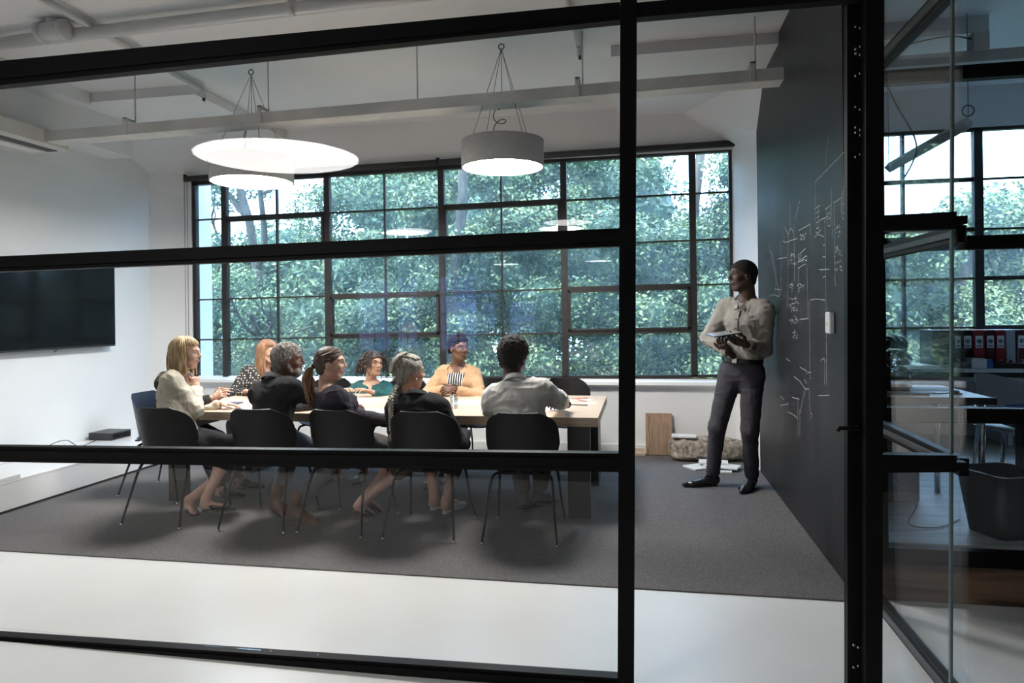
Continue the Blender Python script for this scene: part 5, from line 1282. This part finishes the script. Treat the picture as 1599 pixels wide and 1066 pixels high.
def hair_curly(m, R_=.05, drop=.13, n=150):
    def f(c):
        mb = MB(); T = c['T']; scalp(T, mb, 0, .012, noise=.006, nsc=40); rs = np.random.RandomState(8)
        for i in range(n):
            az = rs.uniform(.75, 2 * PI - .75); po = rs.uniform(.1, 1.6); s0 = ellp(az, po, r=(.092, .110, .104)); dirn = nrm(s0 - np.array([0, -.014, .02])); ph = rs.uniform(0, 6.3); L = rs.uniform(.6, 1.1) * drop; P = []
            for t in np.linspace(0, 1, 18):
                base = s0 + dirn * (R_ * math.sin(t * PI * .55)) * np.array([1, 1, .5]) + np.array([0, 0, -L * t * t - .015 * t]); w_ = .009
                P.append(base + np.array([w_ * math.cos(ph + t * 26), w_ * math.sin(ph + t * 26), 0]))
            m2 = MB().tube(T(np.array(P)), np.linspace(.006, .003, 18), 5); mb.add(m2.V[0], [x for x in m2.F], 0)
        hb(c, mb, [m])
    return f
def hair_braid(m):
    def f(c):
        mb = MB(); T = c['T']; scalp(T, mb, 0, .004, noise=.0015, nsc=50)
        # french plait down the back of the head: crossing lobes fed by side strands
        path = [ellp(PI, p, r=(.09, .112, .102)) for p in np.linspace(.15, 1.75, 9)] + [np.array([0, -.085, -.09]), np.array([0, -.082, -.13])]
        path = spline(np.array(path), 34)
        for i, p in enumerate(path[:-1]):
            for q in (-1, 1):
                w_ = .026 if i > 3 else .018; a = p + np.array([q * w_, .006, .012]); b = p + np.array([-q * .004, -.010, -.014]); mid = p + np.array([q * w_ * .62, -.010, -.001])
                if (i + (q > 0)) % 2: continue
                m2 = MB().tube(T(spline([a, mid, b], 7)), [.005, .010, .0125, .0135, .0125, .010, .005], 7); mb.add(m2.V[0], [x for x in m2.F], 0)
        for i in range(40):
            az = -2.6 + 5.2 * i / 39
            if abs(az) < .3: continue
            s0 = ellp(az, .9 if abs(az) < 1.3 else 1.45, r=(.086, .106, .097)); e = path[4 + int(12 * min(1, abs(az) / 2.6))]; P = []
            for t in np.linspace(0, 1, 8):
                q = s0 * (1 - t) + e * t; d = q - np.array([0, -.014, .036]); k = np.linalg.norm(d / np.array([.088, .108, .099])); P.append(np.array([0, -.014, .036]) + d / k if t < .9 else q)
            m2 = MB().tube(T(np.array(P)), .0058, 5); mb.add(m2.V[0], [x for x in m2.F], 0)
        hb(c, mb, [m]); mb = MB()
        p0 = T(np.array([0, -.088, -.085])); L = .33; bk = -c['sff']
        for i in range(32):
            t = i / 31; r = .022 * (1 - .45 * t)
            for q in (-1, 1):
                if (i + (q > 0)) % 2: continue
                cc = p0 + bk * (.02 + .145 * min(1, t * 3.2)) - np.array([0, 0, L * t]); a = cc + c['ss'] * q * r * .9 + np.array([0, 0, .012]); b = cc - c['ss'] * q * r * .3 - np.array([0, 0, .014])
                m2 = MB().tube(spline([a, cc + bk * .006 + c['ss'] * q * r * .35, b], 6), [r * .3, r * .6, r * .75, r * .75, r * .6, r * .3], 7); mb.add(m2.V[0], [x for x in m2.F], 0)
        e = p0 + bk * .165 - np.array([0, 0, L]); 
        for k in range(8): m2 = MB().tube([e, e + c['ss'] * .006 * (k - 4) * .6 - np.array([0, 0, .03]), e + c['ss'] * .004 * (k - 4) - np.array([0, 0, .07])], [.004, .004, .001], 5); mb.add(m2.V[0], [x for x in m2.F], 0)
        mb.build('braid', m, c['t'])
    return f
def headwrap(m):
    def f(c):
        T = c['T']; S = SDF(.012); S.ell((0, -.022, .052), (.088, .106, .088)); S.ell((0, -.06, .05), (.078, .085, .080)); S.cut(lambda X: (X[..., 1] - .035) * .62 - (X[..., 2] - .038) * .8 - .006)
        S.cut(lambda X: np.minimum(-.03 - X[..., 2], X[..., 1] + .0)); S.cap((-.03, .05, .125), (.03, .04, .130), .020, .022); S.ell((0, .045, .135), (.026, .022, .020))
        V, Q = S.mesh(.005, 1); N = vnormals(V, Q); V = V + N * (.003 * np.sin(V[:, 1] * 160 + V[:, 2] * 130 + 3 * noise3(V, 14, 1)))[:, None]; mb = MB().add(T(V), Q, 0)
        for k in range(5):
            P = [ellp(a, 1.05 - .12 * k + .25 * abs(a) / 3 * 1.6, r=(.093, .112, .10), c=(0, -.016, .042)) for a in np.linspace(-1.9, 1.9, 16)]; m2 = MB().tube(T(np.array(P)), .0085, 6); mb.add(m2.V[0], [x for x in m2.F], 0)
        mb.build('head_wrap', m, c['t'])
        mb = MB()
        for i in range(40):
            a = 2.2 + 1.9 * i / 39; s0 = ellp(a, 1.6); m2 = MB().tube(T(np.array([s0, s0 + (0, -.012, -.03), s0 + (0, -.004, -.07)])), [.007, .007, .003], 5); mb.add(m2.V[0], [x for x in m2.F], 0)
        mb.build('hair', HM['black'], c['t'])
    return f
def dots_mat():
    m = mat('dotted_blouse', (.02, .02, .022), .7, scale=10); nt = m.node_tree; n = nt.nodes; l = nt.links
    v = n.new('ShaderNodeTexVoronoi'); v.inputs['Scale'].default_value = 42; v.inputs['Randomness'].default_value = .25
    tc = n.new('ShaderNodeTexCoord'); l.new(tc.outputs['Object'], v.inputs['Vector']); r = n.new('ShaderNodeValToRGB'); r.color_ramp.interpolation = 'CONSTANT'
    r.color_ramp.elements[0].color = (.75, .66, .54, 1); r.color_ramp.elements[1].position = .30; r.color_ramp.elements[1].color = (.018, .018, .02, 1); l.new(v.outputs['Distance'], r.inputs[0]); l.new(r.outputs[0], n['Principled BSDF'].inputs['Base Color']); return m
def stripes_mat():
    m = mat('striped_blouse', (.02, .02, .022), .7, scale=10); nt = m.node_tree; n = nt.nodes; l = nt.links
    w = n.new('ShaderNodeTexWave'); w.inputs['Scale'].default_value = 14; w.bands_direction = 'X'; tc = n.new('ShaderNodeTexCoord'); l.new(tc.outputs['Object'], w.inputs['Vector'])
    r = n.new('ShaderNodeValToRGB'); r.color_ramp.interpolation = 'CONSTANT'; r.color_ramp.elements[0].color = (.012, .012, .014, 1); r.color_ramp.elements[1].position = .72; r.color_ramp.elements[1].color = (.6, .6, .58, 1)
    l.new(w.outputs['Fac'], r.inputs[0]); l.new(r.outputs[0], n['Principled BSDF'].inputs['Base Color']); return m
C = {}
def cl(n, c1, c2=None, rough=.85, bs=350): return mat('cloth_' + n, c1, rough, col2=c2 or tuple(x * .82 for x in c1), scale=9, bump=.12, bscale=bs, spec=.25)
C_cream = cl('cream', (.60, .54, .43)); C_black = cl('black', (.016, .015, .017)); C_char = cl('charcoal', (.035, .034, .036)); C_plum = cl('dusk', (.045, .04, .052)); C_teal = cl('teal', (.012, .085, .085), rough=.6); C_tan = cl('tan', (.52, .32, .18)); C_shirt = cl('white_linen', (.66, .64, .60))
C_grey = cl('grey_shirt', (.33, .31, .28)); C_slate = cl('slate_trousers', (.055, .052, .062)); C_olive = cl('olive_trousers', (.10, .09, .08)); C_jean = cl('grey_jeans', (.08, .085, .10)); C_dots = dots_mat(); C_str = stripes_mat()
L_black = mat('black_leather', (.014, .013, .014), .25, scale=20, bump=.05); L_brown = mat('brown_leather', (.14, .06, .028), .35, col2=(.08, .035, .016), scale=12, bump=.08); L_white = mat('white_leather', (.62, .62, .6), .4, scale=12); L_sole = mat('shoe_sole', (.05, .035, .025), .7, scale=12); L_grey = mat('grey_suede', (.16, .15, .14), .85, scale=20)
def ringhand(c, w, d):
    pass
TZc = TZ
def W_(x, y, z): return np.array([x, y, z], float)
# the blonde woman in the cream blazer, elbow on the table, chin on her hand
hd = ony(291, 553, 4.84); nk = ony(266, 594, 4.80)
person('blonde woman in a cream blazer, chin resting on her right fist', (-3.42, 4.66, .595), nk, hd, (.75, .66, 0), (.80, .60, 0), (.96, .22, .03),
       W_(-3.42, 5.18, TZ + .045), ony(307, 604, 4.90), onz(322, 778, .16), onz(296, 780, .10) + (0, 0, 0), sk='fair', female=True, S=1.03, hup=(0, 0, 1),
       le=(-.2, .5, -.8), re=(.55, -.25, -.9), lk=(.9, .3, .6), rk=(1, .2, .5),
       hand={'r': dict(dir=(-.22, .05, .95), back=(.9, -.4, .1), curl=(1.1, 1.2, 1.3, 1.3), thumb=.8), 'l': dict(dir=(.9, .35, -.05), back=(0, 0, 1), curl=(.2, .25, .3, .35))},
       legs=trousers(C_black, .012, .45, seed=1, name='skirt'), top=top_garment('blazer', C_cream, .019, .97, -.06, low=True, amp=.010, seed=1, collar=(C_cream, .035, .074, 0)),
       shoes=shoes(L_black, L_black, 'pump'), hair=hair_bob(HM['blond'], .185), ft={'r': (.75, -.6, -.25), 'l': (.9, .1, 0)}, brow='blond')
# red-haired woman in the dotted blouse, far side of the table
hd = ony(419, 551, 6.42)
person('red-haired woman with a fringe, in a dotted blouse, behind the table', (hd[0] - .20, 6.46, .60), (hd[0] - .05, 6.42, hd[2] - .185), hd, (.3, -1, 0), (.5, -.85, 0), (.93, -.22, .05),
       W_(hd[0] + .12, 6.10, TZ + .04), W_(hd[0] - .05, 6.08, TZ + .04), (hd[0] + .15, 5.62, .09), (hd[0] - .1, 5.9, .09), sk='fair', S=1.0,
       le=(.3, .3, -.8), re=(-.9, .1, -.6), legs=trousers(C_jean, .01, .5), top=top_garment('blouse', C_dots, .018, .95, -.02, amp=.007, seed=2, collar=(C_dots, .025, .074, 0)),
       shoes=shoes(L_brown, L_sole, 'pump'), hair=hair_bob(HM['red'], .30), brow='red')
# seated at the left end, hidden behind the blonde woman but for the hands
hd = W_(-3.93, 5.42, 1.16)
person('person at the left table end, hidden but for the hands raised over the folder', (-4.02, 5.36, .60), (-3.98, 5.38, 1.0), hd, (1, 0, 0), (1, 0, 0), (.98, .15, 0),
       ony(338, 622, 5.46), ony(334, 620, 5.36), (-3.45, 5.5, .09), (-3.45, 5.2, .09), sk='fair', S=.98,
       hand={'l': dict(dir=(.75, .1, .6), back=(-.1, .95, .2), curl=(.25, .35, .45, .5)), 'r': dict(dir=(.85, .15, .45), back=(-.2, -.9, .3), curl=(.5, .6, .7, .7))},
       le=(-.3, .4, -.8), re=(-.3, -.4, -.8), legs=trousers(C_black, .01, .9), top=top_garment('blouse', C_char, .016, .9, -.02, seed=3), shoes=shoes(L_black, L_sole, 'oxford'), hair=hair_bob(HM['brown'], .1))
# grey-haired bearded man in the dark suit
hd = ony(451, 564, 4.86); nk = ony(429, 597, 4.76)
person('grey-haired bearded man in a dark suit, seated with his back turned', (-2.66, 4.66, .60), nk, hd, (.1, 1, 0), (.35, .93, 0), (.95, .30, .02),
       W_(-2.62, 5.22, TZ + .045), W_(-2.25, 5.20, TZ + .045), onz(432, 778, .12), onz(462, 792, .10), sk='brown', female=False, S=1.03, le=(-.8, -.2, -.6), re=(.8, -.2, -.6),
       lk=(0, .8, .6), rk=(.5, .8, .6), legs=trousers(C_jean, .014, .92, seed=4), top=top_garment('suit_jacket', C_char, .022, .97, -.06, low=True, amp=.008, seed=4, collar=(C_char, .04, .074, 0)),
       shoes=shoes(L_brown, L_sole, 'boot'), hair=hair_short(HM['grey'], .012, .005, 80, HM['grey']), ft={'l': (.7, -.35, -.25), 'r': (.9, -.25, -.15)})
# woman with the wavy ponytail
hd = ony(517, 569, 4.70); nk = ony(508, 612, 4.62)
person('woman with a wavy brown ponytail in a dark blouse, hand on her knee', (-2.05, 4.68, .595), nk, hd, (.75, .66, 0), (.70, .71, 0), (.97, .24, .06),
       W_(-1.75, 5.10, TZ - .10), ony(585, 686, 4.86), onz(575, 772, .14), onz(566, 782, .12), sk='fair', S=1.03, le=(-.6, .2, -.8), re=(-.3, -.25, -1), lk=(.9, .4, .6), rk=(1, .2, .6),
       hand={'r': dict(dir=(.8, .3, -.45), back=(.4, -.3, .8), curl=(.4, .45, .5, .5)), 'l': dict(curl=(.3, .3, .4, .4))},
       legs=trousers(C_olive, .012, .25, seed=5, name='skirt'), top=top_garment('blouse', C_plum, .018, .95, -.03, amp=.009, seed=5, neckdrop=-.015),
       shoes=shoes(L_black, L_brown, 'pump'), hair=hair_pony(HM['brown'], HM['tips']), ft={'r': (.6, .6, -.5), 'l': (.7, .4, -.5)}, brow='brown')
# curly woman with glasses
hd = ony(583, 570, 6.46)
def glasses(c):
    T = c['T']; mb = MB(); th = np.linspace(0, 2 * PI, 18)
    for q in (-1, 1):
        mb.tube(T(np.stack([q * .031 + .024 * np.cos(th), .104 - .25 * (q * (q * .031 + .024 * np.cos(th)) - .01) ** 1 * .3, .008 + .018 * np.sin(th)], 1)), .0016, 5, caps=False); mb.tube(T(np.array([(q * .054, .094, .014), (q * .078, .02, .012), (q * .080, -.02, .004)])), .0018, 5)
    mb.tube(T(np.array([(-.008, .103, .010), (0, .106, .013), (.008, .103, .010)])), .0016, 5); mb.build('glasses', M_dark, c['t'])
person('curly-haired woman with glasses in a teal blouse behind the table', (hd[0] - .03, 6.52, .60), (hd[0] - .02, 6.48, hd[2] - .185), hd, (0, -1, 0), (.15, -1, 0), (.80, -.55, .14),
       W_(hd[0] + .10, 6.12, TZ + .045), W_(hd[0] - .16, 6.10, TZ + .045), (hd[0] + .1, 5.95, .09), (hd[0] - .15, 5.95, .09), sk='tan', S=1.03, le=(.9, .3, -.5), re=(-.9, .3, -.5),
       legs=trousers(C_black, .014, .9), top=top_garment('blouse', C_teal, .018, .85, -.02, amp=.007, seed=6, neckdrop=-.045, vopen=(.12, .02)), shoes=shoes(L_black, L_sole, 'oxford'), hair=hair_curly(hairm('dark_brown', (.05, .03, .02), (.025, .015, .01)), .065, .15, 190), extra=glasses, hup=(.18, 0, 1))
# woman with the fair braid
hd = ony(641, 583, 4.80); nk = ony(652, 622, 4.72)
def earring(c):
    p = c['T'](np.array([.085, .004, -.032])); MB().sphere(p, .005, 8, 6).build('earring', M_steel, c['t'])
person('woman with an ash-blonde braid down the back of her black jacket', (nk[0] + .01, 4.66, .595), nk, hd, (0, 1, 0), (.0, 1, 0), (.72, .69, .0),
       W_(-1.62, 5.02, TZ - .11), W_(-1.30, 5.0, TZ - .13), onz(678, 775, .12), onz(697, 780, .11), sk='tan', S=1.05, le=(-.5, -.3, -1), re=(.5, -.3, -1), lk=(-.1, 1, .6), rk=(.4, 1, .6),
       legs=trousers(C_black, .014, .55, seed=7), top=top_garment('jacket', C_black, .026, .97, -.05, low=True, amp=.008, seed=7, collar=(C_black, .03, .074, 0)),
       shoes=shoes(L_white, L_white, 'pump'), hair=hair_braid(HM['ash']), extra=earring, ft={'l': (.5, .6, 0), 'r': (.4, .8, 0)})
# woman in the head wrap and tan blazer
hd = ony(717, 545, 6.46)
person('woman in a black head wrap and tan blazer, hands clasped on the table', (hd[0] - .03, 6.52, .60), (hd[0] - .02, 6.49, hd[2] - .185), hd, (0, -1, 0), (.05, -1, 0), (.72, -.68, .06),
       W_(hd[0] + .015, 6.21, TZ + .06), W_(hd[0] - .075, 6.22, TZ + .06), (hd[0] + .02, 5.7, .09), (hd[0] - .1, 5.9, .09), sk='brown', S=1.04, le=(.9, .1, -.5), re=(-.9, .1, -.5),
       hand={'l': dict(dir=(-.8, -.55, .1), back=(.3, -.7, .6), curl=(.7, .75, .8, .8), thumb=.2), 'r': dict(dir=(.8, -.55, .1), back=(-.3, -.7, .6), curl=(.7, .75, .8, .8), thumb=.2)},
       legs=trousers(C_black, .014, .9), top=top_garment('blazer', C_tan, .024, .97, -.03, amp=.008, seed=8, vopen=(.42, .088), inner=C_str, collar=(C_tan, .03, .074, .7)), shoes=shoes(L_brown, L_sole, 'oxford'), hair=headwrap(C_black), brow='black')
# man in the white shirt, back to the camera
hd = ony(803, 556, 4.86); nk = ony(806, 600, 4.76)
person('man in a crumpled white shirt leaning on the table, seen from behind', (-.80, 4.64, .60), nk, hd, (0, 1, 0), (0, 1, 0), (.30, .95, .06),
       W_(-.98, 5.28, TZ + .05), W_(-.58, 5.36, TZ + .05), onz(818, 772, .12), onz(842, 766, .12), sk='dark', female=False, S=1.06, le=(-1, -.4, -.3), re=(1, -.5, -.25), lk=(-.2, 1, .5), rk=(.2, 1, .5),
       hand={'r': dict(dir=(-.6, .75, .05), back=(.2, .1, 1), curl=(.5, .6, .6, .6))},
       legs=trousers(C_olive, .016, .92, seed=9), top=top_garment('shirt', C_shirt, .022, .95, -.04, low=True, amp=.013, seed=9, sc=10, collar=(C_shirt, .036, .074, 0)),
       shoes=shoes(L_grey, L_sole, 'oxford'), hair=hair_short(HM['matte'], .018, .005, 75), ft={'l': (.1, .9, -.3), 'r': (.5, .8, -.2)})
# the standing presenter
hd = ony(1159, 432, 5.93); nk = ony(1164, 470, 5.96); hp = ony(1158, 583, 6.00)
tabc = ony(1130, 523, 5.66)
def stand_extra(c):
    hip, spd, hs, hf = c['hipc'], c['spd'], c['hs'], c['hf']; th = np.linspace(0, 2 * PI, 49); q = hip + spd * .118
    L = q + np.outer(np.cos(th), c['ss']) * .166 * c['S'] + np.outer(np.sin(th), c['sff']) * .130 * c['S']
    G = np.stack([L - spd * .018, L + spd * .018]); m_ = MB(); m_.shell(G, -.004) if False else m_.shell(G, .004); m_.build('belt', L_black, c['t'])
    fc = q + c['sff'] * (.130 * c['S'] + .006); Rm = np.stack([c['ss'], spd, -c['sff']], 1); MB().box((-.022, -.02, -.004), (.022, .02, .004), .002, R=Rm, o=fc).build('belt_buckle', M_steel, c['t'])
    sh = [o for o in c['t'].children if o.name.split('.')[0] == 'shirt'][0]; co = np.empty(len(sh.data.vertices) * 3); sh.data.vertices.foreach_get('co', co); X = co.reshape(-1, 3) + c['org'] - c['neck']
    hh = -(X @ c['spd']); xx = np.abs(X @ c['ss']); yy = X @ c['sff']; L = []
    for h in np.linspace(.055, .47, 24):
        k = (np.abs(hh - h) < .016) & (xx < .016)
        if k.any(): L.append(c['neck'] - c['spd'] * h + c['sff'] * (yy[k].max() + .002))
    L = np.array(L); L = np.array([L[max(0, i - 1):i + 2].mean(0) for i in range(len(L))])
    MB().shell(np.stack([L - c['ss'] * .016, L + c['ss'] * .016]), -.0025 if False else .0025).build('placket', C_grey, c['t'])
    for k in range(1, len(L) - 1, 4): MB().tube([L[k], L[k] + c['sff'] * .0065], .0055, 8).build('shirt_button', M_wire, c['t'])
    for q in (-1, 1):
        n0 = c['neck'] + c['spd'] * .012 + c['sff'] * .060; n1 = L[0] + c['sff'] * .006
        P = np.array([[n0 + c['ss'] * q * .035, n0 + c['ss'] * q * .075 - c['sff'] * .05], [n1 + c['ss'] * q * .006 + c['spd'] * .01, n1 + c['ss'] * q * .045 - c['spd'] * .006 - c['sff'] * .008]])
        P = P if q < 0 else P[:, ::-1]; MB().shell(P, .004).build('collar_point', C_grey, c['t'])
person('man standing at the blackboard in a grey shirt, holding a tablet', hp, nk, hd, (-.42, -.9, 0), (-.55, -.83, 0), (-.93, -.34, .05),
       ony(1165, 538, 5.72), ony(1138, 549, 5.72), onz(1174, 745, .095), onz(1113, 742, .095), sk='dark', female=False, S=1.04, standing=True,
       le=(.1, .3, -.9), re=(-1, .2, -.6), lk=(-.3, -1, 0), rk=(-.5, -1, 0),
       hand={'l': dict(dir=(-.82, -.25, .30), back=(.25, -.55, -.8), curl=(.3, .35, .4, .4), thumb=.9), 'r': dict(dir=(-.55, -.35, .55), back=(-.3, -.6, -.7), curl=(.8, .85, .9, .9), thumb=.3)},
       legs=trousers(C_slate, .012, .97, seed=10, amp=.006), top=top_garment('shirt', C_grey, .017, .97, .11, amp=.009, seed=10, collar=(C_grey, .036, .074, .0)),
       shoes=shoes(L_black, L_black, 'oxford'), hair=hair_short(HM['matte'], .004, .001, 90), extra=stand_extra, ft={'r': (-.95, -.32, 0), 'l': (-.45, -.9, 0)}, hup=(0, 0, 1))
t = thing('tablet', tabc, 'tablet computer held by the man standing at the blackboard', 'tablet')
Rt = rotz(.35) @ roty(-.12) @ rotx(.10)
MB().box((-.12, -.085, -.004), (.12, .085, .003), .003, R=Rt, o=tabc + W_(0, 0, .012)).build('case', M_dark, t)
MB().box((-.112, -.079, .003), (.112, .079, .0045), .0005, R=Rt, o=tabc + W_(0, 0, .012)).build('screen', mat('tablet_screen', (.28, .29, .30), .15, scale=3), t)
